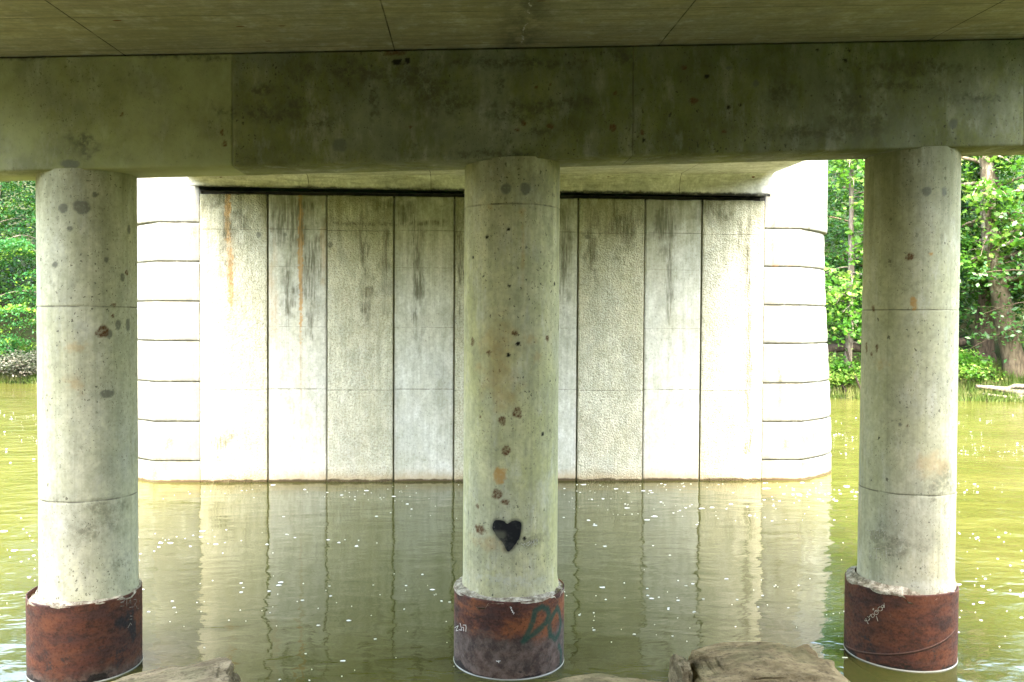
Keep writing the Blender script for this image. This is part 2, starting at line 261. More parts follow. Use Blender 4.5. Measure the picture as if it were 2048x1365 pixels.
    if stains:
        c = m.mix(m.mul(m.attr('ochre'), .75, m.rng(m.noise(sscale, 4, .6, (5, 5, 5)), .2, .6, .5, 1)), c, (.46, .23, .045))
        c = m.mix(m.mul(m.attr('grime'), m.rng(m.noise(sscale, 5, .7), .3, .62)), c, (.085, .085, .05))
        c = m.mix(m.mul(m.attr('blue_grey'), m.rng(m.noise((14, 14, 3), 5, .7), .3, .6)), c, (.2, .22, .24))
        c = m.mix(m.mul(m.attr('grey_stain'), m.rng(m.noise(40, 4, .7), .25, .5, .35, .8)), c, (.13, .135, .105))
        c = m.mix(m.mul(m.attr('lime'), m.rng(m.noise((12, 12, 20), 5, .7), .35, .6)), c, (.52, .53, .48))
        c = m.mix(m.mul(m.attr('rust'), m.rng(m.noise(55, 4, .7), .3, .55, .5, 1)), c, (.11, .05, .018))
        c = m.mix(m.attr('tar'), c, (.014, .011, .008))
    if rough_face:
        v = m.voro(34, off); pe = m.noise(60, 3, .6); w = m.noise(26, 4, .65, (4, 4, 4))
        peb = m.math('ADD', m.math('MULTIPLY', v.outputs['Distance'], -1.), m.mul(w, .9))
        c = m.mix(m.mul(m.rng(w, .5, .38), .42), c, (.16, .145, .08))
        c = m.mix(m.mul(m.rng(pe, .62, .8), .35), c, (.62, .58, .45))
        nb = m.bump(m.math('ADD', peb, m.mul(pe, .3)), rough_face, .03)
        nrm = m.bump(h, bump_amt, .008, nb)
    else:
        nrm = m.bump(h, bump_amt, .008)
    m.bsdf(c, m.rng(mid, .3, .7, .75, .95), nrm, .25)
    return m.mat

# ------------------------------------------------------------------ world, sun, camera
SUN_EL, SUN_AZ = math.radians(60), math.radians(0)      # behind the camera, a little to the left
sun_dir = Vector((math.sin(SUN_AZ) * math.cos(SUN_EL), -math.cos(SUN_AZ) * math.cos(SUN_EL), math.sin(SUN_EL)))
world = bpy.data.worlds.new('World'); scene.world = world; world.use_nodes = True
wt = world.node_tree; bg = wt.nodes['Background']
sky = wt.nodes.new('ShaderNodeTexSky'); sky.sky_type = 'NISHITA'; sky.sun_disc = False
sky.sun_elevation = SUN_EL; sky.sun_rotation = math.atan2(sun_dir.x, sun_dir.y)
sky.air_density = 1.6; sky.dust_density = 7.0; sky.ozone_density = .6
wt.links.new(sky.outputs[0], bg.inputs[0]); bg.inputs[1].default_value = .15
sl = bpy.data.lights.new('sun', 'SUN'); sl.energy = .5; sl.angle = math.radians(16); sl.color = (1, .975, .93)
so = bpy.data.objects.new('sun', sl); COLL.objects.link(so); so.location = (-6, -30, 40)
so.rotation_euler = (-sun_dir).to_track_quat('-Z', 'Y').to_euler()

F_PX = 1760.; yaw, pitch, roll = .0573, .025, .0058
fw = Vector((math.sin(yaw) * math.cos(pitch), math.cos(yaw) * math.cos(pitch), -math.sin(pitch)))
rt = Vector((math.cos(yaw), -math.sin(yaw), 0)); up = rt.cross(fw)
cr, sr = math.cos(roll), math.sin(roll)
r2 = cr * rt + sr * up; u2 = cr * up - sr * rt
cam = bpy.data.cameras.new('camera'); cam.sensor_width = 36; cam.lens = F_PX / 2048 * 36; cam.clip_end = 2000; cam.clip_start = .05
co = bpy.data.objects.new('camera', cam); COLL.objects.link(co)
M = Matrix((r2, u2, -fw)).transposed().to_4x4(); M.translation = Vector((-.478, -8.83, 3.437)); co.matrix_world = M
scene.camera = co
scene.view_settings.view_transform = 'Standard'; scene.view_settings.look = 'None'
scene.view_settings.exposure = 4.2; scene.view_settings.gamma = 1
cy = scene.cycles
cy.use_denoising = True; cy.max_bounces = 12; cy.diffuse_bounces = 7; cy.glossy_bounces = 4; cy.transmission_bounces = 4
cy.sample_clamp_indirect = 8; cy.caustics_reflective = False; cy.caustics_refractive = False
try:
    cy.denoiser = 'OPENIMAGEDENOISE'; cy.denoising_input_passes = 'RGB_ALBEDO_NORMAL'
except Exception: pass

# ------------------------------------------------------------------ setting: river, banks
def water_y(x): return 32.6 - .215 * x                    # the far waterline
def far_ground(x, y):
    d = y - water_y(x)
    base = np.where(d < 0, d * .4, np.where(d < 2.5, d * .42, 1.05 + (d - 2.5) * .27))
    return base + .22 * fbm(x * .5, y * .5, 0, 3) * np.clip(d + .5, 0, 1.5) + np.clip(d - 8, 0, 40) * .12

gm = NT('leaf_litter_earth')
gc = gm.mix(gm.rng(gm.noise(1.6, 6), .35, .65), (.022, .022, .010), (.016, .035, .006))
gc = gm.mix(gm.mul(gm.rng(gm.noise(9, 5), .5, .7), .6), gc, (.05, .042, .024))
gm.bsdf(gc, .95, gm.bump(gm.noise(7, 6), .8, .08), .1)
xs = np.linspace(-75, 75, 201); ts = np.concatenate([np.linspace(-3, 6, 37), np.linspace(7, 60, 28)])
XX, TT = np.meshgrid(xs, ts); YY = water_y(XX) + TT
V = np.stack([XX, YY, far_ground(XX, YY)], -1).reshape(-1, 3)
fb = arr_obj('far_riverbank', V, grid_faces(len(xs), len(ts)), gm.mat, smooth=True); tag(fb, kind='structure')

nm = NT('riprap_earth')
nc = nm.mix(nm.rng(nm.voro(1.6).outputs['Distance'], .1, .6), (.16, .145, .1), (.08, .075, .045))
nm.bsdf(nc, .95, nm.bump(nm.noise(3, 6), .9, .15), .1)
xs = np.linspace(-60, 60, 121); ys = np.concatenate([np.linspace(-.9, -9, 30), np.linspace(-10, -30, 11)])
XX, YY = np.meshgrid(xs, ys)
ZZ = np.where(YY > -1.7, (-1.55 - YY) * .55, np.where(YY > -9.5, (-1.7 - YY) * .21 + .08, 1.72 + (-9.5 - YY) * .5))
ZZ = np.where(YY < -9.5, 1.72 + (-9.5 - YY) * 1.3, ZZ)  # unseen rise behind the camera, steepened to shut out front light
ZZ = np.minimum(ZZ, np.where(np.abs(XX) < 6.6, 5.2, 9.5)) + .12 * fbm(XX, YY, 0, 9)
V = np.stack([XX, YY, ZZ], -1).reshape(-1, 3)
nb = arr_obj('near_riverbank', V, grid_faces(len(xs), len(ys))[:, ::-1], nm.mat, smooth=True); tag(nb, kind='structure')

wm = NT('turbid_green_water')
Xw, Yw, Zw = wm.xyz()
swell = wm.noise((.8, 1.3, 1), 2, .5, dist=.3); rip = wm.noise((2.6, 4.2, 1), 2, .5, dist=.4); tiny = wm.noise((11, 22, 1), 2, .5)
patch = wm.rng(wm.noise((.16, .3, 1), 3, .5, (3, 1, 0)), .38, .66, .35, 1.)
side = wm.rng(wm.math('ABSOLUTE', wm.math('SUBTRACT', Xw, -.2)), 3.8, 8, .65, 2.1)     # the current runs rougher clear of the pier
hh = wm.math('ADD', wm.mul(swell, .55), wm.math('ADD', wm.mul(rip, .30, patch), wm.mul(tiny, .03, patch)))
wn = wm.bump(wm.mul(hh, side), 1., .046)
wc = wm.mix(wm.rng(wm.noise((.25, .5, 1), 4), .35, .65), (.052, .055, .012), (.067, .068, .018))
wm.bsdf(wc, .025, wn, .5, IOR=1.4)
river = mesh_obj('water', [(-90, -6, 0), (90, -6, 0), (90, 60, 0), (-90, 60, 0)], [(0, 1, 2, 3)], wm.mat); tag(river, kind='structure')

# ------------------------------------------------------------------ bridge
Rr = lambda *p: None
BEAM_Y = -.43
def beam_bottom(x): return 4.963 + .0413 * x
def beam_top(x): return 5.999 + .041 * x

# ---- columns
def column_mesh(name, cx, rb, rtop, z0, mat, parent, spots, cracks=()):
    th = np.concatenate([np.linspace(-1.75, 1.75, 150), np.linspace(1.75, 2 * PI - 1.75, 26)[1:-1]])
    nz = 330
    t = np.linspace(0, 1, nz)
    T, K = np.meshgrid(th, t)
    ztop = beam_bottom(cx + rtop * np.sin(T)) + .014
    Zc = z0 + (ztop - z0) * K
    R = rb + (rtop - rb) * K
    # the cast surface is not a perfect drum: lift joints and slight bulges
    R = R + .0025 * fbm(T * 2.2, Zc * 1.5, 0, int(abs(cx) * 10) + 3, 4)
    R = R + .012 * sstep(z0 + .16, z0, Zc) * (1 + 1.5 * fbm(T * 4, Zc * 6, 0, 5))
    for zj, d in cracks:
        R = R - d * np.exp(-((Zc - zj - .012 * np.sin(T * 2)) / .007) ** 2)
    V = np.stack([R * np.sin(T), -R * np.cos(T), Zc], -1).reshape(-1, 3)
    o = arr_obj('shaft', V, grid_faces(len(th), nz, True), mat, parent, smooth=True)
    front = (np.abs(T) < 1.75).ravel() * 1.
    stain_attrs(o, T.ravel(), Zc.ravel(), spots, (rb + rtop) / 2, front)
    return o

def casing(parent, cx, R, ztop, mat, seed, rag):
    th = np.concatenate([np.linspace(-1.75, 1.75, 180), np.linspace(1.75, 2 * PI - 1.75, 40)[1:-1]])
    nz = 90
    T, K = np.meshgrid(th, np.linspace(0, 1, nz))
    zt = ztop + .018 * fbm(T * 2, T * 0 + seed, 0, seed, 3) * rag
    Zc = -.6 + (zt + .6) * K
    Rg = R + .004 * fbm(T * 1.5, Zc * 2, 0, seed)
    V = np.stack([Rg * np.sin(T), -Rg * np.cos(T), Zc], -1).reshape(-1, 3)
    F = grid_faces(len(th), nz, True)
    n = len(th); last = (nz - 1) * n
    # wall thickness of the pipe at its lip
    Tl = th; zl = zt[-1]
    lip = np.stack([(R - .014) * np.sin(Tl), -(R - .014) * np.cos(Tl), zl], -1)
    low = np.stack([(R - .014) * np.sin(Tl), -(R - .014) * np.cos(Tl), zl - .08], -1)
    V = np.concatenate([V, lip, low]); i = np.arange(n); j = (i + 1) % n; b = nz * n
    F = np.concatenate([F, np.stack([last + i, last + j, b + j, b + i], 1), np.stack([b + i, b + j, b + n + j, b + n + i], 1)])
    o = arr_obj('steel_casing', V, F, mat, parent, smooth=True)
    return o, T, Zc

def collar(parent, rin, rout, ztop, mat, seed, hi):
    """broken mortar shelf between column and casing"""
    nt, nr = 240, 16
    th = np.linspace(0, 2 * PI, nt, endpoint=False); k = np.linspace(0, 1, nr)
    T, K = np.meshgrid(th, k)
    lipn = fbm(np.cos(T) * 3 + 5, np.sin(T) * 3, seed, seed, 5)
    R = (rin - .02) + (rout + .002 + .022 * hi * lipn - rin + .02) * K
    x, y = R * np.sin(T), -R * np.cos(T)
    Zc = ztop + .012 + .045 * hi * (1 - K) ** 2 + .05 * fbm(x * 7, y * 7, seed, seed + 2, 5) * (.25 + K * (1.15 - K)) - .07 * sstep(.12, .42, fbm(x * 3.3, y * 3.3, 2, seed + 4, 3)) * sstep(.05, .4, K)
    Zc = Zc - .035 * sstep(.88, 1., K) * (1 - .6 * hi)
    V = np.stack([x, y, Zc], -1).reshape(-1, 3)
    V = np.concatenate([V, np.stack([rout * np.sin(th) * .985, -rout * np.cos(th) * .985, np.full(nt, ztop - .05)], -1)])
    F = grid_faces(nt, nr + 1, True)
    return arr_obj('mortar_ledge', V, F, mat, parent, smooth=False)

def paint_strokes(name, strokes, R, width, mat, parent, lift=.0025, thick=.0012):
    """scratched or chalked lines lying on a drum of radius R"""
    V, F = [], []
    for s in strokes:
        p = np.array(s, float); u = np.stack([p[:, 0] * R, p[:, 1]], 1)
        # densify and soften
        seg = [u[0]]
        for a, b in zip(u[:-1], u[1:]):
            m = max(2, int(np.hypot(*(b - a)) / .006))
            seg += [a + (b - a) * i / m for i in range(1, m + 1)]
        q = np.array(seg); q += .0015 * np.stack([vnoise(q[:, 0] * 90, q[:, 1] * 90, 0, 4), vnoise(q[:, 0] * 90, q[:, 1] * 90, 0, 8)], 1)
        d = np.gradient(q, axis=0); d /= np.maximum(np.hypot(d[:, 0], d[:, 1]), 1e-6)[:, None]
        nrm = np.stack([-d[:, 1], d[:, 0]], 1); w = width * (.7 + .5 * np.abs(vnoise(q[:, 0] * 60, q[:, 1] * 60, 0, 6)))[:, None]
        b0 = len(V)
        for i in range(len(q)):
            for off, rr in ((-1, R + lift - .002), (-.6, R + lift + thick), (.6, R + lift + thick), (1, R + lift - .002)):
                e = q[i] + nrm[i] * w[i] * off * .5
                V.append((rr * math.sin(e[0] / R), -rr * math.cos(e[0] / R), e[1]))
        for i in range(len(q) - 1):
            for j in range(3): F.append((b0 + i * 4 + j, b0 + i * 4 + j + 1, b0 + i * 4 + 5 + j, b0 + i * 4 + 4 + j))
    return mesh_obj(name, V, F, mat, parent)

def rust(name, band, orange, seed, spray=False, blot=False, weld=None):
    m = NT(name); X, Y, Z = m.xyz(); o = (seed, seed * 2, seed * 3)
    n1 = m.noise((2.2, 2.2, 5), 7, .7, o); n2 = m.noise((7, 7, 12), 7, .72, (o[1], 0, 0)); n3 = m.noise(42, 5, .7, o)
    hz = m.noise((1.5, 1.5, 16), 5, .6, o)
    c = m.mix(m.rng(n2, .34, .62), (.035, .017, .013), (.12, .045, .027))
    c = m.mix(m.mul(m.rng(hz, .45, .68), .6), c, (.085, .05, .045))
    c = m.mix(m.mul(m.rng(n1, .40, .60), orange, m.rng(n2, .32, .55, .35, 1)), c, (.30, .115, .035))
    c = m.mix(m.mul(m.rng(n3, .5, .7), .6), c, (.022, .014, .012))
    c = m.mix(m.mul(m.rng(m.noise(26, 5, .75, (3, 3, 3)), .6, .72), .5), c, (.24, .19, .15))
    dk = m.rng(m.noise(5.5, 8, .75, (seed, 9, 0)), .55, .66)
    c = m.mix(m.mul(dk, m.rng(Z, .62, .3)), c, (.028, .027, .03))
    zz = m.math('ADD', Z, m.mul(m.math('SUBTRACT', m.noise((3, 3, 6), 6, .7, o), .5), .42))
    gy = m.mul(m.rng(zz, band + .06, band - .08), .88)
    gcol = m.mix(m.rng(m.noise((9, 9, 9), 7, .75, o), .38, .64), (.05, .042, .036), (.19, .175, .15))
    c = m.mix(gy, c, gcol)
    c = m.mix(m.rng(zz, .05, .015), c, (.014, .012, .01))
    h = m.math('ADD', m.mul(n2, .6), m.mul(n3, .5))
    if weld: h, c = weld(m, h, c, X, Y, Z)
    if spray:
        s = m.mul(m.attr('spray'), m.rng(m.noise(30, 5, .7), .25, .5, .55, 1))
        c = m.mix(m.mul(s, .9), c, (.006, .075, .05))
    if blot: c = m.mix(m.mul(m.attr('blot'), m.rng(m.noise(16, 5, .7), .32, .5)), c, (.016, .016, .02))
    c = m.mix(.12, m.mix(1., c, (.78, .66, .64), 'MULTIPLY'), (.035, .026, .022))
    m.bsdf(c, m.rng(n3, .3, .7, .55, .9), m.bump(h, .5, .01), .35)
    return m.mat

def seg_dist(U, Z, strokes, R):
    d = np.full(U.shape, 9.)
    for s in strokes:
        p = np.array(s, float); p[:, 0] *= R
        for a, b in zip(p[:-1], p[1:]):
            ab = b - a; t = np.clip(((U - a[0]) * ab[0] + (Z - a[1]) * ab[1]) / (ab @ ab + 1e-9), 0, 1)
            d = np.minimum(d, np.hypot(U - a[0] - t * ab[0], Z - a[1] - t * ab[1]))
    return d

mortar = NT('broken_mortar')
mc = mortar.mix(mortar.rng(mortar.noise(14, 6, .7), .35, .65), (.2, .17, .12), (.56, .52, .42))
mc = mortar.mix(mortar.mul(mortar.rng(mortar.noise(30, 5, .75), .52, .66), .8), mc, (.1, .085, .055))
mortar.bsdf(mc, .95, mortar.bump(mortar.noise(40, 5, .7), .8, .015), .1)
chalk = NT('pale_scratch'); chalk.bsdf(chalk.mix(chalk.rng(chalk.noise(60, 4), .35, .6), (.34, .32, .24), (.6, .58, .5)), .9)
faint = NT('faint_scratch'); faint.bsdf(faint.mix(faint.rng(faint.noise(40, 4), .4, .6), (.13, .12, .10), (.3, .28, .27)), .9)
white = NT('white_paint_pen'); white.bsdf((.7, .69, .65), .7)
blk = NT('weathered_black_paint')
wz = blk.xyz()
b1 = blk.mix(blk.mul(blk.rng(blk.noise(9, 6, .7), .5, .68), .55), (.006, .006, .008), (.05, .052, .045))
worn = blk.mul(blk.rng(blk.noise(11, 4, .6), .34, .5), blk.rng(wz[0], -.045, -.1), blk.rng(wz[2], 1.43, 1.38), blk.rng(wz[2], 1.20, 1.27))
b1 = blk.mix(blk.mul(worn, .8), b1, (.10, .10, .07))
b1 = blk.mix(blk.rng(blk.noise(60, 3, .6), .7, .76), b1, (.5, .5, .45))
blk.bsdf(b1, .75, blk.bump(blk.noise(60, 4), .3, .003), .3)
glint_m = NT('waterline_glint'); glint_m.bsdf((.3, .3, .27), .5)  # pale colour standing for the glint where water meets the casing
foam_m = NT('pale_scum'); foam_m.bsdf((.85, .86, .82), .6)

def waterline_ring(parent, R, seed):
    n = 160; th = np.linspace(0, 2 * PI, n, endpoint=False)
    w = .0003 + .0045 * np.clip(fbm(np.cos(th) * 2 + 3, np.sin(th) * 2, seed, seed, 3) + .35, 0, 1)
    V = np.concatenate([np.stack([(R + .001) * np.sin(th), -(R + .001) * np.cos(th), np.full(n, .012)], -1),
                        np.stack([(R + .001 + w) * np.sin(th), -(R + .001 + w) * np.cos(th), np.full(n, .010)], -1),
                        np.stack([(R + .004 + w) * np.sin(th), -(R + .004 + w) * np.cos(th), np.full(n, -.01)], -1)])
    return arr_obj('glint_ring', V, grid_faces(n, 3, True), glint_m.mat, parent)

def weld_seam(m, h, c, X, Y, Z):
    """the pipe's spiral weld, rising to the right"""
    a = m.math('ARCTAN2', X, m.math('MULTIPLY', Y, -1.))
    l = m.math('SUBTRACT', Z, m.math('ADD', .235, m.math('ADD', m.mul(a, .165), m.mul(m.math('MULTIPLY', a, a), .03))))
    w = m.rng(m.math('ABSOLUTE', l), .012, .003)
    c = m.mix(m.mul(w, .75), c, (.15, .10, .075)); c = m.mix(m.mul(m.rng(m.math('ABSOLUTE', m.math('ADD', l, .012)), .007, .002), .7), c, (.02, .012, .01))
    return m.math('ADD', h, m.mul(w, 2.5)), c

COLS = [('L', -4.123, .444, .444, -4.165, .516, .775), ('C', .022, .476, .476, .015, .556, .77), ('R', 4.132, .464, .452, 4.085, .540, .772)]
COL_LABEL = {'L': 'pale round concrete column with two dark plug marks and a spalled brown spot, at left',
             'C': 'round concrete column with a black painted heart, in the middle of the row',
             'R': 'round concrete column with scratched letters above a spiral welded rusty casing, at right'}
mats_col = {'L': concrete('column_concrete_pale', (.74, .73, .56), (.58, .58, .41), (.44, .445, .18), .32, .3, .7, .35, seams=((3.53, .010), (1.70, .010)), stains=True, topdark=(3.7, 5.3, .75), off=(11, 3, 0), warm=.12),
            'C': concrete('column_concrete_mossy', (.74, .71, .46), (.58, .57, .32), (.42, .42, .10), .45, .25, .8, .3, seams=((4.53, .012),), stains=True, topdark=(3.7, 5.3, .75), off=(2, 8, 4), warm=.3),
            'R': concrete('column_concrete_grey', (.70, .685, .51), (.54, .53, .37), (.38, .385, .13), .4, .28, .7, .35, seams=((3.55, .009), (1.72, .010)), vseams=(), stains=True, topdark=(3.7, 5.3, .75), off=(7, 1, 9), warm=.15)}
mats_cas = {'L': rust('rust_red', .10, .35, 3, blot=True), 'C': rust('rust_orange_grey', .42, 1., 5, spray=True), 'R': rust('rust_brown', -.1, .35, 8, weld=weld_seam)}
CRACKS = {'L': ((3.53, .006), (1.70, .007)), 'C': ((4.53, .005),), 'R': ((3.55, .005), (1.72, .007))}
for k, cx, rb, rtp, sx, rs, zt in COLS:
    root = empty('bridge_column', (cx, 0, 0), COL_LABEL[k], 'column', 'round columns under the cap beam')
    shaft = column_mesh('shaft', cx, rb, rtp, zt - .03, mats_col[k], root, SPOTS[k], CRACKS[k])
    cs, T, Zc = casing(root, sx, rs, zt - .02, mats_cas[k], {'L': 1, 'C': 2, 'R': 3}[k], {'L': .6, 'C': .5, 'R': .8}[k])
    cs.location.x = sx - cx
    n_extra = len(cs.data.vertices) - T.size
    if k == 'C':
        d = seg_dist(T.ravel() * rs, Zc.ravel(), SPRAY, rs)
        float_attr(cs, 'spray', np.concatenate([sstep(.045, .012, d + .008 * fbm(T.ravel() * 20, Zc.ravel() * 20, 0, 2)), np.zeros(n_extra)]))
    if k == 'L':
        d = seg_dist(T.ravel() * rs, Zc.ravel(), BLOT_L, rs)
        float_attr(cs, 'blot', np.concatenate([sstep(.075, .03, d + .05 * fbm(T.ravel() * 12, Zc.ravel() * 12, 0, 2)), np.zeros(n_extra)]))
    cl = collar(root, rb, rs, zt - .02, mortar.mat, {'L': 4, 'C': 14, 'R': 21}[k], {'L': .55, 'C': .5, 'R': 1.}[k]); cl.location.x = sx - cx
    wr = waterline_ring(root, rs, {'L': 1, 'C': 5, 'R': 9}[k]); wr.location.x = sx - cx
    if k == 'C':
        hp = np.array(HEART); U = hp[:, 0] * rb; Zh = hp[:, 1]
        # smooth closed outline, slightly ragged sprayed edge
        n = len(hp); tt = np.linspace(0, n, 200, endpoint=False); i0 = np.floor(tt).astype(int); f = tt - i0
        def cat(a):
            p0, p1, p2, p3 = a[(i0 - 1) % n], a[i0 % n], a[(i0 + 1) % n], a[(i0 + 2) % n]
            return .5 * (2 * p1 + (p2 - p0) * f + (2 * p0 - 5 * p1 + 4 * p2 - p3) * f ** 2 + (3 * p1 - p0 - 3 * p2 + p3) * f ** 3)
        hu, hz = cat(U), cat(Zh)
        hu = hu + .003 * vnoise(tt * 1.7, 0 * tt, 0, 3); hz = hz + .003 * vnoise(tt * 1.7, 0 * tt + 5, 0, 3)
        cu, cz = hu.mean(), hz.mean() + .02
        rings = [1, .97, .8, .6, .4, .2]
        V, Fh = [], []
        for ri, s in enumerate(rings):
            for a, b in zip(hu, hz):
                u_, z_ = cu + (a - cu) * s, cz + (b - cz) * s
                R = rb + (.0012 if ri == 0 else .0042)
                V.append((R * math.sin(u_ / rb), -R * math.cos(u_ / rb), z_))
        m_ = len(hu)
        for ri in range(len(rings) - 1):
            for i in range(m_):
                j = (i + 1) % m_; Fh.append((ri * m_ + i, ri * m_ + j, (ri + 1) * m_ + j, (ri + 1) * m_ + i))
        V.append(((rb + .0042) * math.sin(cu / rb), -(rb + .0042) * math.cos(cu / rb), cz)); l0 = (len(rings) - 1) * m_
        for i in range(m_): Fh.append((l0 + i, l0 + (i + 1) % m_, len(V) - 1))
        mesh_obj('painted_heart', V, Fh, blk.mat, root)
        at = shaft.data.attributes['tar']; cur = np.zeros(len(shaft.data.vertices), np.float32); at.data.foreach_get('value', cur)
        pv = np.zeros(len(cur) * 3, np.float32); shaft.data.vertices.foreach_get('co', pv); pv = pv.reshape(-1, 3)
        pu = np.arctan2(pv[:, 0], -pv[:, 1]) * rb
        near = (np.abs(pu - cu) < .3) & (np.abs(pv[:, 2] - cz) < .35)
        dd = np.full(len(cur), 9.); q = seg_dist(pu[near], pv[near, 2], [[(a / rb, b) for a, b in zip(np.append(hu, hu[0])[::4], np.append(hz, hz[0])[::4])]], rb); dd[near] = q
        cur = np.maximum(cur, .62 * sstep(.034, .0, dd + .012 * fbm(pu * 25, pv[:, 2] * 25, 0, 3)))
        at.data.foreach_set('value', cur.astype(np.float32))
        paint_strokes('scratched_name', NAME_C, rb, .0055, chalk.mat, root, .004)
        g = paint_strokes('paint_pen_tag', TAG_C, rs, .006, white.mat, root, .006); g.location.x = sx - cx
    if k == 'R':
        paint_strokes('scratched_letters', NAME_R, rb, .0055, chalk.mat, root, .004)
        g = paint_strokes('scratched_tag', TAG_R, rs, .0045, chalk.mat, root, .006); g.location.x = sx - cx
    if k == 'L':
        g = paint_strokes('scratched_tag', TAG_L, rs, .005, faint.mat, root, .006); g.location.x = sx - cx

# ---- cap beam
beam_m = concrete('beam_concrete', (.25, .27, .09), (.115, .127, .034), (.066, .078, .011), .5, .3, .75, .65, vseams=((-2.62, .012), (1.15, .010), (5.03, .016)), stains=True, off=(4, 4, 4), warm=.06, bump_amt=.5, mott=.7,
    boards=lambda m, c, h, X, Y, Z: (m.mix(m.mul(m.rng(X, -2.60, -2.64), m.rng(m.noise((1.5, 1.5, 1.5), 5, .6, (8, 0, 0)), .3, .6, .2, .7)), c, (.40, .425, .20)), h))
nx, nz = 760, 84
xx = np.linspace(-5.97, 5.97, nx); XX, KK = np.meshgrid(xx, np.linspace(0, 1, nz))
ZZ = beam_bottom(XX) + (beam_top(XX) - beam_bottom(XX)) * KK
YY = BEAM_Y - .004 * fbm(XX * 1.3, ZZ * 1.3, 0, 12) + .012 * np.exp(-((KK - 0) / .008) ** 2)
for xs_, dpt in ((-2.62, .006), (1.15, .006), (5.03, .012)):
    YY = YY + dpt * np.exp(-((XX - xs_) / .010) ** 2) - .003 * sstep(0, .01, XX - xs_)
Vf = np.stack([XX, YY, ZZ], -1).reshape(-1, 3)
zlow = beam_bottom(xx); ztop = beam_top(xx)
Y1 = .14
extra = np.concatenate([np.stack([xx, np.full(nx, Y1 - .02), zlow + .004 * fbm(xx * 2, 0 * xx, 0, 3)], -1), np.stack([xx, np.full(nx, Y1), zlow + .02], -1), np.stack([xx, np.full(nx, Y1), ztop], -1)])
V = np.concatenate([Vf, extra]); b = nx * nz; i = np.arange(nx - 1)
F = np.concatenate([grid_faces(nx, nz), np.stack([i + 1, i, b + i, b + i + 1], 1), np.stack([b + i + 1, b + i, b + nx + i, b + nx + i + 1], 1),
                    np.stack([b + nx + i + 1, b + nx + i, b + 2 * nx + i, b + 2 * nx + i + 1], 1), np.stack([b + 2 * nx + i + 1, b + 2 * nx + i, (nz - 1) * nx + i, (nz - 1) * nx + i + 1], 1)])
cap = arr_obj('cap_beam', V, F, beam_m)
bmx = bmesh.new(); bmx.from_mesh(cap.data); bmesh.ops.holes_fill(bmx, edges=[e for e in bmx.edges if e.is_boundary]); bmx.to_mesh(cap.data); bmx.free()
stain_attrs(cap, V[:, 0], V[:, 2], [q if q[4] != 'O' else [q[0], q[1], q[2] * .6, q[3] * .6, 'D'] for q in BEAM_SPOTS], 1., (V[:, 1] < -.2) * 1.)
tag(cap, 'dark mossy concrete cap beam spanning across the tops of the three round columns', 'beam')

# ---- deck
def deck_boards(m, c, h, X, Y, Z):
    g = m.rng(m.noise((1.1, 9, 1), 6, .65), .42, .62); g2 = m.rng(m.noise((2.4, 34, 1), 5, .65, (4, 4, 0)), .48, .66)
    c = m.mix(m.mul(g, .35), c, (.16, .155, .1)); c = m.mix(m.mul(g2, .35), c, (.12, .12, .09))
    j = None
    for x in (-3.61, -1.12, 1.40, 4.06): j = m.line(X, x, .009, .004) if j is None else m.mx(j, m.line(X, x, .009, .004))
    for y, w in ((-1.54, .006), (-.58, .006), (-2.8, .006), (-4., .006), (2.3, .01), (4.6, .01), (6.8, .01), (9.2, .02)): j = m.mx(j, m.line(Y, y, w, .006))
    c = m.mix(m.mul(j, m.rng(m.noise(5, 4), .3, .6, .4, 1)), c, (.04, .038, .026))
    rs_ = m.mul(m.rng(m.noise((6, 16, 1), 5, .7, (1, 5, 0)), .66, .74), m.rng(m.noise(.7, 2), .45, .6))
    c = m.mix(m.mul(rs_, .8), c, (.24, .10, .04))
    v = m.voro((3, 9, .01), (2, 0, 0)); sp = m.n('ShaderNodeSeparateColor'); m.link(v.outputs['Color'], sp.inputs[0])
    rs2 = m.mul(m.rng(v.outputs['Distance'], .13, .09), m.rng(sp.outputs[1], .86, .9))
    c = m.mix(rs2, c, (.11, .03, .012))
    # damp patches with leached lime along the middle crack
    wet = m.mul(m.rng(m.math('ABSOLUTE', m.math('SUBTRACT', X, .05)), .35, .02), m.rng(Y, .5, -.6), m.rng(m.noise((5, 3, 1), 6, .7), .35, .62))
    c = m.mix(m.mul(wet, .7), c, (.07, .07, .05))
    wl = m.mul(m.line(X, .06, .008, .05, 6.), m.rng(Y, -.45, -.6), m.rng(m.noise(8, 4), .45, .55))
    c = m.mix(wl, c, (.5, .5, .46))
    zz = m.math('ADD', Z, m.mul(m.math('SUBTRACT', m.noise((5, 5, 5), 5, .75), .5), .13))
    gap_shade = m.mul(m.rng(zz, 6.145, 6.085), m.rng(Y, 9.22, 9.3), m.rng(m.noise((2.5, 2.5, 2.5), 4, .7), .3, .5, .55, 1))       # crevice shade painted into the lower edge of the diaphragm
    c = m.mix(gap_shade, c, (.012, .012, .011))
    return c, m.math('SUBTRACT', h, m.mul(j, 1.5))
deck_near = concrete('shaded_soffit_concrete', (.47, .445, .29), (.32, .305, .185), (.21, .21, .08), .35, .0, .25, .35, boards=deck_boards, off=(1, 2, 3), bump_amt=.3)  # near span: dimmer light by the bank put into a darker colour
deck_far = concrete('lit_soffit_concrete', (.82, .83, .81), (.73, .74, .70), (.56, .57, .48), .12, .0, .2, .15, boards=deck_boards, off=(5, 2, 3), bump_amt=.3)  # far span: brighter light over open water put into a paler colour
def soffit(x, y):
    a = 6.014 + .041 * x + .035 * np.minimum(y + .38, 0)
    p = 6.40 + .0187 * x
    t = np.clip((y + .38) / 9.6, 0, 1)
    return a * (1 - t) + p * t
xs = np.linspace(-6., 6., 49)
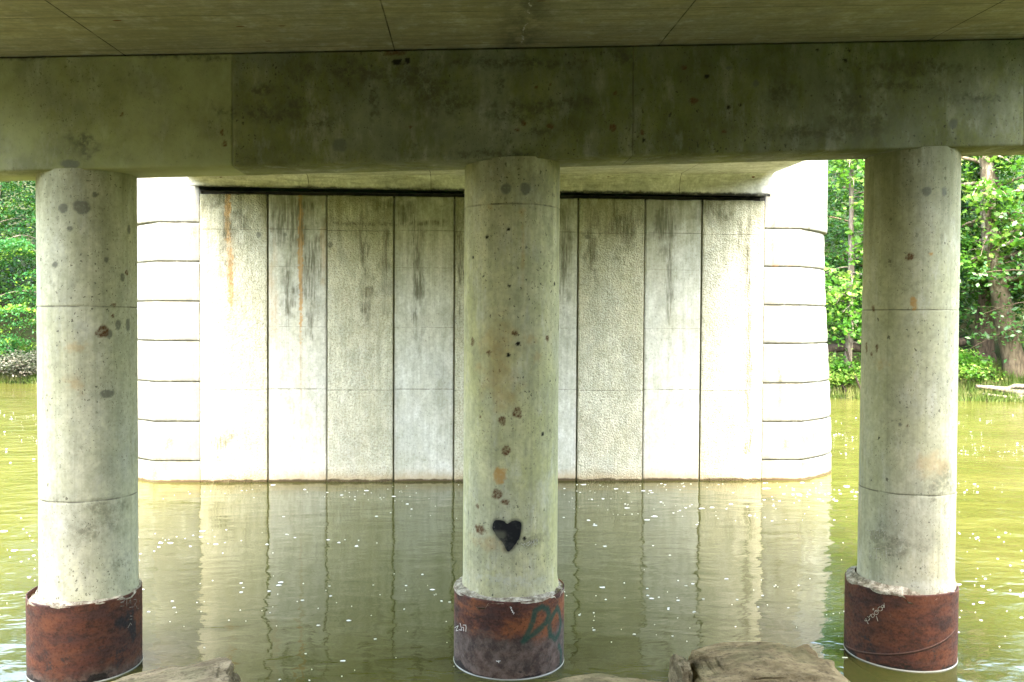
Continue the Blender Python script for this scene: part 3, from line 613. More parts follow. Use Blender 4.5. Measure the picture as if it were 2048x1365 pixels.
prof = [(-16, 0), (-10, 0), (-6, 0), (-3, 0), (-1, 0), (-.4, 0), (1, 0), (3, 0), (5, 0), (7, 0), (9.22, 0)]
rows = []
for y, d in prof: rows.append(np.stack([xs, np.full(49, y), soffit(xs, y)], -1))
zc = soffit(xs, 9.22); zb = 6.075 - .004 * xs                      # the diaphragm curves down to the bearing shelf
for a in np.linspace(0, PI / 2, 10)[1:]:
    rows.append(np.stack([xs, np.full(49, 9.22 + .22 * math.sin(a)), zc + (zb - zc) * (1 - math.cos(a)) ** .9], -1))
rows.append(np.stack([xs, np.full(49, 9.46), zb + .0], -1))
rows.append(np.stack([xs, np.full(49, 9.47), zb + .05], -1))
for y in (12.2, 12.25, 14, 20, 40): rows.append(np.stack([xs, np.full(49, y), np.full(49, 6.42) if y > 12.22 else zb + .05], -1))
def span(name, rows, mat, label):
    nr = len(rows); V = np.concatenate(rows)
    V2 = V.copy(); V2[:, 2] = 7.55
    n = len(V); side = []
    for r in range(nr - 1):
        for c, fl in ((0, 0), (48, 1)):
            q = [r * 49 + c, (r + 1) * 49 + c, n + (r + 1) * 49 + c, n + r * 49 + c]
            side.append(q[::-1] if fl == 0 else q)
    for c in range(48):
        side.append([c, c + 1, n + c + 1, n + c]); side.append([(nr - 1) * 49 + c + 1, (nr - 1) * 49 + c, n + (nr - 1) * 49 + c, n + (nr - 1) * 49 + c + 1])
    tag(arr_obj(name, np.concatenate([V, V2]), np.concatenate([grid_faces(49, nr)[:, ::-1], grid_faces(49, nr) + n, np.array(side)]), mat), label, 'bridge deck', 'deck spans of the bridge')
span('bridge_deck', rows[:6] + [np.stack([xs, np.full(49, -.145), soffit(xs, -.145)], -1)], deck_near, 'shaded board-marked deck soffit overhead in front of the cap beam')
span('bridge_deck', [np.stack([xs, np.full(49, -.14), soffit(xs, -.14)], -1)] + rows[6:], deck_far, 'brightly lit deck soffit between the cap beam and the river pier')

def box_obj(name, x0, x1, y0, y1, z0, z1, mat, parent=None, bev=0.):
    bm = bmesh.new(); bmesh.ops.create_cube(bm, size=1)
    for v in bm.verts: v.co = Vector((x0 + (v.co.x + .5) * (x1 - x0), y0 + (v.co.y + .5) * (y1 - y0), z0 + (v.co.z + .5) * (z1 - z0)))
    if bev: bmesh.ops.bevel(bm, geom=bm.edges[:], offset=bev, segments=2, affect='EDGES')
    me = bpy.data.meshes.new(name); bm.to_mesh(me); bm.free(); me.materials.append(mat)
    o = bpy.data.objects.new(name, me); COLL.objects.link(o)
    if parent: o.parent = parent
    return o
plain = concrete('blocker_concrete', (.42, .40, .32), (.28, .27, .2))
ab = box_obj('abutment_blocker', -7, 7, -12.9, -11.9, 1.5, 7.5, plain, bev=.03); tag(ab, 'unseen plain abutment wall added behind the camera to block light', 'abutment')  # wall out of view, added close behind the camera to darken the beam

# ---- river pier behind the columns
PY = 9.70
pier = empty('bridge_pier', (0, PY, 0), 'wide concrete river pier of rough and smooth vertical panels between grooved rounded ends', 'pier')
pier.rotation_euler.z = -.0094
pier_rough = concrete('pebbled_concrete', (.78, .765, .64), (.65, .635, .50), (.42, .41, .20), .22, .3, .3, .3, seams=((5.26, .012), (1.93, .014)), stains=True, sscale=(26, 26, 2.2), rough_face=.5, tide=.32, topdark=(4.2, 6.3, .65), off=(3, 0, 3), warm=.3)
pier_smooth = concrete('smooth_panel_concrete', (.77, .775, .74), (.65, .655, .60), (.42, .43, .22), .24, .35, .4, .35, sscale=(26, 26, 2.2), seams=((5.28, .012), (1.95, .014), (3.25, .006), (4.5, .006)), stains=True, tide=.32, topdark=(3.8, 6.3, .65), off=(6, 2, 1), warm=.2)
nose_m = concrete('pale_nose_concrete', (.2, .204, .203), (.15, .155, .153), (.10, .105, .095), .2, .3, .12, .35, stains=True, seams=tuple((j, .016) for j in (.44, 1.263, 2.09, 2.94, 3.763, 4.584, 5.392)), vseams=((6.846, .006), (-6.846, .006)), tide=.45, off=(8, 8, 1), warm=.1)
slot_blk = NT('slot_shade_black'); slot_blk.bsdf(slot_blk.mix(slot_blk.rng(slot_blk.noise(5, 5), .4, .6), (.008, .008, .008), (.03, .028, .022)), .8)
joint_m = concrete('dark_joint_concrete', (.3, .28, .18), (.17, .16, .09), (.13, .13, .05), .5, .4, .2, .5)
box_obj('slot_shade_strip', -5.88, 5.88, .07, .5, 5.94, 6.06, slot_blk.mat, pier)  # black strip painted in for the shade of the slot above the pier
box_obj('core', -5.93, 5.93, .062, 2.45, -1, 5.955, joint_m, pier)
xb = [-5.9, -4.51, -3.29, -1.90, -.635, .70, 1.975, 3.395, 4.62, 5.965]
for i in range(9):
    rough = i % 2 == 0
    g0 = .0 if i == 0 else .014; g1 = .0 if i == 8 else .014
    x0, x1 = xb[i] + g0, xb[i + 1] - g1
    y0 = 0. if rough else .028
    nx, nz = max(2, int((x1 - x0) / .02)), 300
    U, K = np.meshgrid(np.linspace(x0, x1, nx), np.linspace(-.8, 5.986, nz))
    yy = y0 + (.010 if rough else .002) * fbm(U * (9 if rough else 2), K * (9 if rough else 2), 0, i, 3)
    # chamfered long edges
    edge = np.minimum(U - x0, x1 - U); yy = yy + .016 * sstep(.016, 0., edge) * (0 if (i in (0,) and False) else 1)
    top = 5.986 + .012 * fbm(U[-1] * 6, U[-1] * 0, 0, i)
    K[-1] = top
    Vf = np.stack([U, yy, K], -1).reshape(-1, 3); F = grid_faces(nx, nz)
    # returns: left, right, top
    b = len(Vf); l = np.arange(nz) * nx; r_ = l + nx - 1
    Lb = Vf[l].copy(); Lb[:, 1] = .14; Rb_ = Vf[r_].copy(); Rb_[:, 1] = .14; tp = np.arange(nx) + (nz - 1) * nx; Tb = Vf[tp].copy(); Tb[:, 1] = .14
    V = np.concatenate([Vf, Lb, Rb_, Tb]); q = np.arange(nz - 1); w = np.arange(nx - 1)
    F = np.concatenate([F, np.stack([l[q + 1], l[q], b + q, b + q + 1], 1), np.stack([r_[q], r_[q + 1], b + nz + q + 1, b + nz + q], 1),
                        np.stack([tp[w], tp[w + 1], b + 2 * nz + w + 1, b + 2 * nz + w], 1)])
    o = arr_obj('rough_panel' if rough else 'smooth_panel', V, F, pier_rough if rough else pier_smooth, pier)
    stain_attrs(o, V[:, 0], V[:, 2], PIER_SPOTS)

def nose(sgn):
    # plan outline of the rounded end, from the panel edge round to the back, widening slightly to its foot
    plan = [(5.966 if sgn > 0 else 5.902, -.002), (6.845, -.002)]
    for a in np.linspace(0, 1, 16)[1:]: plan.append((6.845 + 1.16 * (1 - (1 - a) ** 1.6), .01 + 1.3 * a))
    plan += [(7.9, 1.7), (7.6, 2.2), (6.845, 2.5), (5.966, 2.5)]
    # densify
    P = []
    for a, b in zip(plan[:-1], plan[1:]):
        m = max(1, int(math.hypot(b[0] - a[0], b[1] - a[1]) / .03))
        P += [(a[0] + (b[0] - a[0]) * i / m, a[1] + (b[1] - a[1]) * i / m) for i in range(m)]
    P.append(plan[-1]); P = np.array(P)
    joints = [.44, 1.263, 2.09, 2.94, 3.763, 4.584, 5.392]
    zs = [-.8]
    for j in joints: zs += list(np.linspace(zs[-1] + .06, j - .05, 5)) + [j - .035, j - .02, j - .012, j, j + .012, j + .02, j + .035]
    zs += list(np.linspace(5.5, 7.9, 9))
    zs = np.array(sorted(zs)); nz = len(zs)
    T = np.clip((P[:, 0] - 6.0) / 2.0, 0, 1)
    rows = []
    for z in zs:
        flare = -.25 * sstep(0, 5.6, max(z, 0)) + (.07 if z > 5.4 else 0)
        dj = min(abs(z - j) for j in joints)
        gr = .035 * max(0., 1 - (dj / .022) ** 2)
        belly = .014 * math.sin(PI * min(1, dj / .4))               # each course swells a little between its joints
        x = P[:, 0] + T * flare * np.clip((P[:, 0] - 6.4) / .6, 0, 1)
        yv = P[:, 1] + gr - belly * .3
        x = x - gr * T + belly * T
        rows.append(np.stack([sgn * x, yv, np.full(len(P), z)], -1))
    V = np.concatenate(rows); F = grid_faces(len(P), nz)
    if sgn < 0: F = F[:, ::-1]
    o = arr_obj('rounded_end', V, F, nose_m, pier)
    bmx = bmesh.new(); bmx.from_mesh(o.data)
    bmesh.ops.contextual_create(bmx, geom=[v for v in bmx.verts if v.co.z > 7.89])
    bmx.to_mesh(o.data); bmx.free()
    stain_attrs(o, V[:, 0], V[:, 2], NOSE_SPOTS, 1., (V[:, 1] < 1.3) * 1.)
    return o
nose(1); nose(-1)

# ------------------------------------------------------------------ rocks on the near bank
def rock_mat(name, a, b, green):
    m = NT(name); n1 = m.noise((3, 5, 7), 7, .7); n2 = m.noise(16, 6, .72)
    c = m.mix(m.rng(n1, .35, .65), a, b); c = m.mix(m.mul(m.rng(n2, .52, .68), .75), c, (.05, .035, .018))
    c = m.mix(m.mul(m.rng(m.noise(2.2, 5, .6, (4, 0, 2)), .48, .65), green), c, (.12, .14, .05))
    c = m.mix(m.mul(m.rng(m.noise((5, 6, 14), 5, .7, (1, 1, 8)), .58, .68), .6), c, (.24, .18, .085))
    n3 = m.noise((20, 24, 60), 6, .75)
    c = m.mix(m.rng(n3, .55, .7, 0, .6), c, (.045, .032, .016))
    m.bsdf(c, .92, m.bump(m.math('ADD', m.math('ADD', m.mul(n2, .7), n1), m.mul(n3, .5)), 1., .05), .2)
    return m.mat
def rock(name, loc, size, seed, mat, label, rz=0., power=.45, tilt=(0, 0)):
    bm = bmesh.new(); bmesh.ops.create_icosphere(bm, subdivisions=6, radius=1)
    co_ = np.array([v.co[:] for v in bm.verts])
    s = np.sign(co_) * np.abs(co_) ** power                         # squarish block
    s /= np.maximum(np.abs(s).max(1, keepdims=True) * .55 + .45 * np.linalg.norm(s, axis=1, keepdims=True), 1e-6)
    n = fbm(s[:, 0] * 1.2 + seed, s[:, 1] * 1.2, s[:, 2] * 1.2, seed, 3); n2 = fbm(s[:, 0] * 3.5, s[:, 1] * 3.5 + seed, s[:, 2] * 6, seed + 5, 5)
    rid = 1 - np.abs(fbm(s[:, 0] * 1.7, s[:, 1] * 1.7 + seed, s[:, 2] * 2.6, seed + 8, 4)) * 2.2
    s = s * (1 + .20 * n + .11 * n2 + .05 * rid)[:, None]
    lay = .03 * fbm(s[:, 0] * 2, s[:, 1] * 2, s[:, 2] * 11, seed + 3, 4)
    s = s * (1 + lay)[:, None] * np.array(size) / 2
    for v, p in zip(bm.verts, s): v.co = p
    me = bpy.data.meshes.new(name); bm.to_mesh(me); bm.free(); me.materials.append(mat)
    me.polygons.foreach_set('use_smooth', np.ones(len(me.polygons), dtype=bool))
    o = bpy.data.objects.new(name, me); COLL.objects.link(o); o.location = loc; o.rotation_euler = (tilt[0], tilt[1], rz)
    tag(o, label, 'rock', 'boulders at the near water edge'); return o
sand = rock_mat('sandstone', (.17, .125, .06), (.40, .31, .165), .3); mossy = rock_mat('mossy_sandstone', (.19, .15, .085), (.44, .36, .22), .3)

# ------------------------------------------------------------------ foam flecks drifting on the water
nf = 17000
fx = rng.uniform(-26, 26, nf); fy = rng.uniform(-.6, 24, nf) ; 
dens = np.clip(.26 + 1.7 * fbm(fx * .22, fy * .6, 0, 4, 4) + .25 * ((fx > 1.5) & (fx < 8)) - .45 * (np.abs(fx) > 8), .03, 1)
keep = (rng.random(nf) < dens) & ~((np.abs(fx) < 8) & (fy > 9.4) & (fy < 12.6))
for k, cx, rb, rtp, sx, rs, zt in COLS: keep &= np.hypot(fx - sx, fy) > rs + .03
fx, fy = fx[keep], fy[keep]; nf = len(fx)
sz = .006 + .030 * rng.random(nf) ** 3.6; sz *= np.where(np.abs(fx) > 8, .5, np.clip(.55 + fy * .05, .5, 1.1))
ang = np.linspace(0, 2 * PI, 7, endpoint=False)
rad = 1 + .45 * rng.uniform(-1, 1, (nf, 7))
el = rng.uniform(.9, 2.2, nf)
vx = fx[:, None] + sz[:, None] * el[:, None] * rad * np.cos(ang); vy = fy[:, None] + sz[:, None] * rad * np.sin(ang) * 1.1
V = np.stack([vx, vy, np.full_like(vx, .004)], -1)
Vt = V.copy(); ctr = np.stack([fx, fy], -1)[:, None, :]; Vt[..., :2] = ctr + (V[..., :2] - ctr) * .7; Vt[..., 2] = .008
V = np.concatenate([V, Vt], 1).reshape(-1, 3); base = (np.arange(nf) * 14)[:, None]
quads = np.concatenate([np.stack([base[:, 0] + i, base[:, 0] + (i + 1) % 7, base[:, 0] + 7 + (i + 1) % 7, base[:, 0] + 7 + i], 1) for i in range(7)])
fl = arr_obj('foam_flecks', V, quads, foam_m.mat)
me = fl.data; bmx = bmesh.new(); bmx.from_mesh(me); bmx.verts.ensure_lookup_table()
for k in range(nf): bmx.faces.new([bmx.verts[k * 14 + 7 + i] for i in range(7)])
bmx.to_mesh(me); bmx.free(); tag(fl, 'small white foam flecks scattered over the green water', 'foam', kind='stuff')

# ------------------------------------------------------------------ vegetation
def leaf_mat(name, dark, light, young, trans=.45, gloss=.25):
    m = NT(name)
    r = m.n('ShaderNodeNewGeometry').outputs['Random Per Island']
    big = m.noise(.55, 3, .5)
    c = m.mix(m.math('ADD', m.mul(r, .6), m.mul(m.rng(big, .35, .65), .4)), dark, light)
    c = m.mix(m.mul(m.rng(r, .15, .8, .25, 1), m.rng(m.noise((.8, .8, 1.7), 4, .6, (9, 2, 4)), .50, .64)), c, young)
    d = m.n('ShaderNodeBsdfPrincipled'); m.put(d.inputs['Base Color'], c); d.inputs['Roughness'].default_value = .45; d.inputs['Specular IOR Level'].default_value = gloss
    t = m.n('ShaderNodeBsdfTranslucent'); m.put(t.inputs['Color'], m.mix(.4, c, (.12, .26, .015)))
    x = m.n('ShaderNodeMixShader'); x.inputs[0].default_value = trans
    m.link(d.outputs[0], x.inputs[1]); m.link(t.outputs[0], x.inputs[2]); m.link(x.outputs[0], m.out.inputs[0])
    return m.mat

def bark_mat(name, a, b, patchy=0.):
    m = NT(name); n = m.noise((9, 9, 2), 6, .7); c = m.mix(m.rng(n, .35, .65), a, b)
    if patchy: c = m.mix(m.mul(m.rng(m.noise((3, 3, 1.6), 4, .6, (2, 2, 2)), .5, .58), patchy, m.rng(m.xyz()[2], 2.5, 6.)), c, (.42, .39, .31))
    m.bsdf(c, .9, m.bump(n, .8, .03), .15); return m.mat

LEAF_PLAIN = np.array([(0, -.5, 0), (.28, 0, .06), (0, .5, 0), (-.28, 0, .06)])
LEAF_LOBED = np.array([(0, -.42, 0), (.2, -.16, .03), (.48, -.1, .05), (.3, .1, .02), (.34, .36, .06), (.1, .26, 0), (0, .55, -.05), (-.1, .26, 0), (-.34, .36, .06), (-.3, .1, .02), (-.48, -.1, .05), (-.2, -.16, .03)])
def leaves(name, C, size, mat, parent, shape=LEAF_PLAIN, up_bias=1.1, droop=.0, rg=rng):
    n = len(C)
    nrm = rg.normal(size=(n, 3)) * .75 + np.array([0, -.25, up_bias]); nrm /= np.linalg.norm(nrm, axis=1, keepdims=True)
    d = rg.normal(size=(n, 3)); d[:, 2] -= droop; d -= (d * nrm).sum(1, keepdims=True) * nrm; d /= np.linalg.norm(d, axis=1, keepdims=True)
    s = np.cross(d, nrm)
    sz = size * rg.uniform(.6, 1.25, n)
    L = shape
    V = C[:, None, :] + sz[:, None, None] * (L[None, :, 0:1] * s[:, None, :] + L[None, :, 1:2] * d[:, None, :] + L[None, :, 2:3] * nrm[:, None, :])
    k = len(L)
    return arr_obj(name, V.reshape(-1, 3), np.arange(n * k).reshape(n, k), mat, parent)

def tubes(paths, sides=7):
    V, F = [], []
    for pts, rad in paths:
        p = np.array(pts, float); n = len(p); b = len(V)
        d = np.gradient(p, axis=0)
        for i in range(n):
            t = Vector(d[i]).normalized(); a = t.cross(Vector((.3, 1, .1))).normalized(); c = t.cross(a)
            for s in range(sides):
                an = 2 * PI * s / sides; wob = 1 + .12 * math.sin(3 * an + i)
                V.append(Vector(p[i]) + (a * math.cos(an) + c * math.sin(an)) * rad[i] * wob)
        for i in range(n - 1):
            for s in range(sides): F.append((b + i * sides + s, b + i * sides + (s + 1) % sides, b + (i + 1) * sides + (s + 1) % sides, b + (i + 1) * sides + s))
    return V, F

def bez(p0, p1, p2, n):
    t = np.linspace(0, 1, n)[:, None]; return (1 - t) ** 2 * np.array(p0) + 2 * t * (1 - t) * np.array(p1) + t ** 2 * np.array(p2)

def tree(name, base, trunk, r0, label, cat, lmat, bmat, limbs=36, reach=(2.2, 4.2), zr=(.15, 1.), lsize=.16, per=52, clumps=7, flat=.16, spread=.5, droop=.5, lobed=False, seed=1, group='trees on the far bank', toward=None, drop_tip=0., fork=.5, taper=.75):
    rg = np.random.default_rng(seed)
    root = empty(name, base, label, cat, group)
    tr = np.array(trunk, float); nT = 16
    tt = np.linspace(0, len(tr) - 1, nT); i0 = np.minimum(tt.astype(int), len(tr) - 2); f = (tt - i0)[:, None]
    tp = tr[i0] * (1 - f) + tr[i0 + 1] * f
    for _ in range(2): tp[1:-1] = (tp[:-2] + 2 * tp[1:-1] + tp[2:]) / 4
    tp[:, :2] += .04 * rg.normal(size=(nT, 2)) * np.linspace(0, 1, nT)[:, None]
    rad = r0 * (1 - taper * np.linspace(0, 1, nT)); rad[0] *= 1.3
    V, F = tubes([(tp, rad)], 12)
    wood = (V, F)
    H = tp[-1, 2]
    bp, C = [], []
    for k in range(limbs):
        z = zr[0] + (zr[1] - zr[0]) * ((k + rg.random()) / limbs)
        q = z * (nT - 1); i = min(int(q), nT - 2); s = tp[i] + (tp[i + 1] - tp[i]) * (q - i)
        a = rg.uniform(0, 2 * PI)
        if toward is not None and rg.random() < .55: a = toward + rg.normal() * .8
        L = rg.uniform(*reach) * (1.08 - .55 * max(0, z - .45) / .55)
        e = s + np.array([math.cos(a) * L, math.sin(a) * L, L * rg.uniform(-.1, .4) - droop * .5 - drop_tip * rg.random()])
        e[2] = max(e[2], .35)
        m = (s + e) / 2 + np.array([0, 0, .22 * L])
        pth = bez(s, m, e, 8)
        bp.append((pth, np.linspace(max(.02, rad[i] * .33), .012, 8)))
        for c in range(clumps):
            u = rg.uniform(.28, 1.05); w = pth[min(7, int(u * 7))] + (pth[7] - pth[0]) * max(0, u - 1)
            off = rg.normal(size=3) * np.array([.45, .45, .2]) * (spread * 1.4)
            cc = w + off
            if rg.random() < fork: bp.append((bez(w, w + off * .5 + [0, 0, .1], cc, 4), np.linspace(.014, .005, 4)))
            m_ = int(per * rg.uniform(.6, 1.4)); g = rg.normal(size=(m_, 3)) * np.array([spread, spread, flat])
            g[:, 2] -= droop * .5 * (g[:, 0] ** 2 + g[:, 1] ** 2) / max(spread, .1)
            C.append(cc + g)
    V, F = tubes(bp, 5)                                   # limbs grow out of the trunk: one woody surface
    nb_ = len(wood[0]); mesh_obj('trunk', wood[0] + V, wood[1] + [tuple(i + nb_ for i in f_) for f_ in F], bmat, root, True)
    C = np.concatenate(C); C = C[C[:, 2] > .12 - base[2]]
    leaves('crown', C, lsize, lmat, root, LEAF_LOBED if lobed else LEAF_PLAIN, rg=rg)
    return root

lm_maple = leaf_mat('maple_leaf', (.016, .09, .006), (.07, .18, .018), (.27, .38, .085), .42)
lm_locust = leaf_mat('feathery_leaf', (.006, .052, .013), (.02, .11, .022), (.16, .28, .012), .35)
lm_wood = leaf_mat('wood_leaf', (.004, .025, .004), (.018, .075, .01), (.04, .11, .01), .3)
lm_dark = leaf_mat('deep_green_leaf', (.004, .03, .005), (.016, .08, .009), (.045, .13, .010), .35)
lm_gloss = leaf_mat('glossy_leaf', (.01, .065, .012), (.035, .13, .018), (.07, .19, .018), .3, .9)
lm_brush = leaf_mat('dry_brush_leaf', (.022, .032, .018), (.06, .068, .05), (.13, .115, .095), .15)
bk_pale = bark_mat('pale_flaking_bark', (.06, .048, .033), (.14, .115, .08), .55); bk_brown = bark_mat('brown_ridged_bark', (.045, .034, .024), (.12, .09, .066)); bk_grey = bark_mat('grey_bark', (.07, .062, .05), (.17, .15, .125))

def gz(x, y): return float(far_ground(np.array(x), np.array(y)))
bx, by = 24.5, 29.6; b0 = gz(bx, by) - .15
tree('leaning_tree', (bx, by, b0), [(.15, 0, 0), (-.35, 0, 2.2), (-.9, -.05, 4.1), (-1.25, -.1, 5.6), (-1.45, -.1, 7.8), (-1.6, -.1, 10.5), (-1.6, 0, 14.5)], .46, 'leaning tree with flaking pale upper bark beside the driftwood log on the right bank', 'tree', lm_maple, bk_pale,
     limbs=44, reach=(1.8, 4.6), zr=(.34, 1), lsize=.27, per=17, clumps=6, flat=.2, spread=.5, droop=.5, lobed=True, seed=11, toward=.5, drop_tip=1.6, taper=.5)
tree('stout_tree', (24.3, 31.6, gz(24.3, 31.6) - .1), [(0, 0, 0), (.05, 0, 3), (.3, 0, 8), (.4, 0, 13)], .48, 'stout dark trunked tree just behind the leaning tree on the right bank', 'tree', lm_dark, bk_brown,
     limbs=46, reach=(2.4, 4.6), zr=(.3, 1), lsize=.20, per=46, clumps=8, seed=12)
tree('maple_tree', (17.0, 30.2, gz(17., 30.2) - .1), [(0, 0, 0), (.1, -.1, 2.5), (.15, 0, 6), (0, 0, 11), (0, 0, 13)], .2, 'bright maple hanging low over the water between the pier and the right column', 'tree', lm_maple, bk_grey,
     limbs=44, reach=(1.2, 2.8), zr=(.18, 1), lsize=.24, per=17, clumps=6, flat=.2, spread=.42, droop=.5, lobed=True, seed=13, toward=-1.4, drop_tip=.8)
tree('shade_tree', (20.4, 34.2, gz(20.4, 34.2) - .1), [(0, 0, 0), (-.2, 0, 4), (0, 0, 9), (.3, 0, 15)], .32, 'deep green tree standing in shade behind the bright maple', 'tree', lm_dark, bk_brown,
     limbs=60, reach=(2.2, 4.4), zr=(.12, 1), lsize=.19, per=60, clumps=8, seed=14)
tree('overhanging_tree', (27.6, 27.0, gz(27.6, 27.) - .1), [(0, 0, 0), (-.3, -.2, 2.5), (-1, -.4, 5), (-1.4, -.4, 9), (-1.4, -.4, 12)], .3, 'tree with glossy blue-green leaves reaching in at the right edge', 'tree', lm_gloss, bk_brown,
     limbs=34, reach=(2.6, 5.2), zr=(.25, 1), lsize=.24, per=26, clumps=7, flat=.16, spread=.5, seed=15, toward=PI, drop_tip=1.)
tree('feathery_tree', (-23.0, 39.8, gz(-23., 39.8) - .1), [(0, 0, 0), (.2, 0, 3), (0, 0, 8), (0, 0, 14)], .22, 'layered feathery tree with yellow-green tips on the left bank beside the left column', 'tree', lm_locust, bk_grey,
     limbs=15, reach=(2., 3.6), zr=(.14, 1), lsize=.17, per=420, clumps=2, flat=.09, spread=.75, droop=.30, seed=16, toward=-1.3)
tree('slender_tree', (-26.6, 41.0, gz(-26.6, 41.) - .1), [(0, 0, 0), (.1, 0, 3), (.6, 0, 7), (1.0, 0, 11), (1.3, 0, 15)], .15, 'slender pale trunked tree at the far left edge', 'tree', lm_locust, bk_grey,
     limbs=12, reach=(1.6, 2.8), zr=(.3, 1), lsize=.17, per=300, clumps=2, flat=.09, spread=.7, droop=.3, seed=17)

def shrub(name, x, y, w, h, lmat, bmat, label, n, seed, ls=.13, cat='shrub', group='shrubs along the far bank'):
    rg = np.random.default_rng(seed); z0 = gz(x, y) - .05
    root = empty(name, (x, y, z0), label, cat, group); bp, C = [], []
    for k in range(n):
        a = rg.uniform(0, 2 * PI); rr = w * math.sqrt(rg.random()); hz = h * rg.uniform(.4, 1) * (1 - .5 * (rr / w) ** 2)
        e = np.array([math.cos(a) * rr, math.sin(a) * rr, hz]); p = bez((e[0] * .15, e[1] * .15, 0), (e[0] * .4, e[1] * .4, hz * .9), e, 6)
        bp.append((p, np.linspace(.02, .005, 6)))
        for c in range(4):
            q = p[rg.integers(2, 6)]; C.append(q + rg.normal(size=(34, 3)) * [.24, .24, .13])
    V, F = tubes(bp, 5); mesh_obj('stems', V, F, bmat, root, True)
    C = np.concatenate(C); C = C[C[:, 2] > .03]; leaves('foliage', C, ls, lmat, root, rg=rg); return root
shrub('dry_shrub', -23.3, 38.3, 1.9, 1.5, lm_brush, bk_grey, 'grey dry brush above the grass on the left waterline', 60, 21)
shrub('low_shrub', -24.6, 39.3, 1.9, 2.2, lm_locust, bk_grey, 'low leafy shrub under the feathery tree on the left bank', 50, 22, .15)
shrub('drooping_shrub', 16.4, 29.8, 1.0, 1.7, lm_maple, bk_grey, 'thin stemmed shrub at the water edge beside the pier end', 16, 23, .16)
shrub('bank_shrub', 22.0, 29.5, 1.6, 1.6, lm_maple, bk_grey, 'leafy shrub on the grass left of the driftwood log', 26, 24, .17)

# driftwood log at the right waterline
lp = [((22.0, 28.4, .62), .06), ((22.6, 28.3, .56), .09), ((23.3, 28.15, .46), .14), ((23.9, 28.0, .34), .19), ((24.6, 27.9, .22), .24), ((25.4, 27.8, .12), .26)]
logp = [([p for p, r in lp], [r for p, r in lp]), ([(23.0, 28.2, .42), (23.5, 28.0, .66), (24.2, 27.9, .62), (25., 27.8, .42)], [.05, .09, .11, .12]), ([(22.2, 28.2, .3), (22.9, 28.0, .2), (23.6, 27.8, .12)], [.04, .06, .05]), ([(23.6, 27.9, .2), (24.1, 27.6, .12), (24.7, 27.4, .02)], [.1, .12, .1])]
V, F = tubes(logp, 10); bk_drift = bark_mat('bleached_wood', (.08, .07, .055), (.19, .17, .135))
dl = mesh_obj('driftwood_log', V, F, bk_drift, None, True); tag(dl, 'bleached grey driftwood log lying at the right waterline', 'log')
V, F = tubes([([(14.6, 30.5, 1.9), (17, 30.3, 2.25), (19.5, 30.2, 2.05), (22.6, 30.4, 2.5)], [.16, .2, .24, .2]), ([(16.5, 30.3, 2.2), (16.2, 29.8, 1.2), (16.6, 29.3, .3)], [.07, .06, .05]), ([(16.7, 29.6, 2.2), (16.9, 29.3, 1.2), (17.2, 28.9, .15)], [.05, .05, .04])], 9)
bk_wet = bark_mat('wet_dark_bark', (.012, .010, .008), (.04, .032, .024))
fl2 = mesh_obj('fallen_trunk', V, F, bk_wet, None, True); tag(fl2, 'dark fallen trunk lying along the right bank under the maple leaves', 'log')

# grass along the far waterline
gr = leaf_mat('bank_grass', (.035, .075, .01), (.10, .14, .03), (.2, .2, .08), .35)
ng = 60000
gx = rng.uniform(-34, 34, ng); gd = rng.uniform(-.15, 3.4, ng) ** 1.0; gy = water_y(gx) + gd; gzv = far_ground(gx, gy)
hh_ = rng.uniform(.18, .62, ng); a = rng.uniform(0, 2 * PI, ng); lean = rng.normal(size=(ng, 2)) * .3
b = np.stack([gx, gy, gzv - .03], -1); sx_ = np.stack([np.cos(a), np.sin(a), 0 * a], -1) * .022
t = b + np.stack([lean[:, 0] * hh_, lean[:, 1] * hh_, hh_], -1)
V = np.stack([b - sx_, b + sx_, t], 1).reshape(-1, 3)
go = arr_obj('bank_grass', V, np.arange(ng * 3).reshape(ng, 3), gr); tag(go, 'long green grass fringing the far bank', 'grass', kind='stuff')

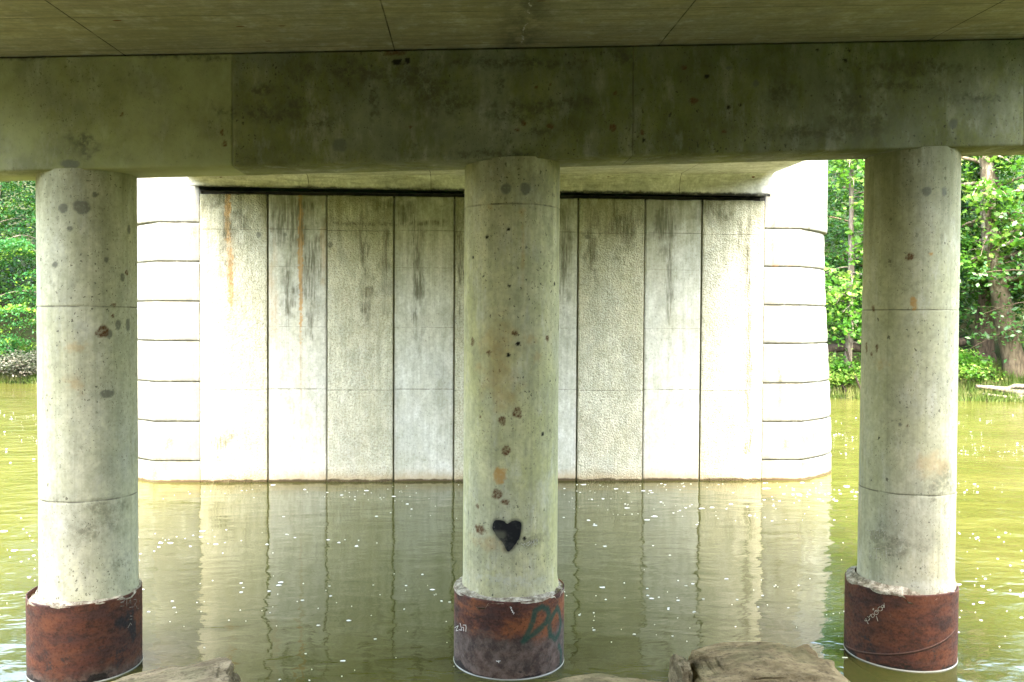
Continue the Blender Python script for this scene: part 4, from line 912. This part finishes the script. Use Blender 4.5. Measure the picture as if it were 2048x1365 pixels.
# the wood behind, one mass
C = []
rw = np.random.default_rng(5)
for k in range(300):
    x = rw.uniform(-62, 60); d = rw.uniform(6, 26) if k > 80 else rw.uniform(3, 6); y = water_y(x) + d
    if k <= 80 and (14 < x < 28 or -28 < x < -20): continue
    g0 = gz(x, y); h = rw.uniform(7, 13) + (6 if -48 < x < -14 else 0); r = rw.uniform(2., 3.4)
    for c in range(26 if h < 13 else 38):
        v = rw.normal(size=3); v /= np.linalg.norm(v); v[2] = v[2] * .5 + .5
        ctr = np.array([x, y, g0]) + np.array([v[0] * r, v[1] * r, (.06 + .94 * rw.random()) * h])
        C.append(ctr + rw.normal(size=(42, 3)) * [.75, .75, .28])
C = np.concatenate(C)
wd = leaves('distant_wood', C, .30, lm_wood, None, rg=rw); tag(wd, 'dense green wood rising behind the far bank', 'wood', kind='stuff')
# under-wood trunks of that mass

# unseen leaf mass added on the near bank to cut light from behind
C = []
for k in range(150):
    sg = -1 if k % 2 else 1
    x = rw.uniform(9.2, 30) if sg > 0 else rw.uniform(-40, -12.5); y = rw.uniform(-11.5, -3.4); h = rw.uniform(3., 5.)
    for c in range(24):
        ctr = np.array([x, y, .4]) + np.array([rw.normal() * 1.1, rw.normal() * 1.0, rw.random() * h])
        C.append(ctr + rw.normal(size=(40, 3)) * [.7, .7, .4])
C = np.concatenate(C); C = C[(np.abs(C[:, 0]) > 6.9) & (C[:, 1] < -1.2)]
nw = leaves('near_bank_blocker', C, .4, lm_dark, None, rg=rw); tag(nw, 'unseen leaf mass added on the near bank to block front light', 'wood', kind='stuff')

# boulders
rock('boulder', (-2.97, -1.62, .13), (1.36, 1.4, .62), 3, mossy, 'pale mossy boulder with a sharp top edge, near the left column', .25, .4, (-.05, -.13))
rock('boulder', (.62, -1.9, .235), (1.5, .9, .42), 9, sand, 'flat boulder just showing below the middle column', .1)
rock('boulder', (2.19, -1.35, .14), (1.31, 1.2, .66), 5, sand, 'large flat-topped brown boulder below and left of the right column', -.05, .32, (.0, -.05))
rock('boulder', (1.45, -1.33, .2), (.12, .36, .56), 12, mossy, 'narrow upright stone against the left side of the large brown boulder', .1, .6)
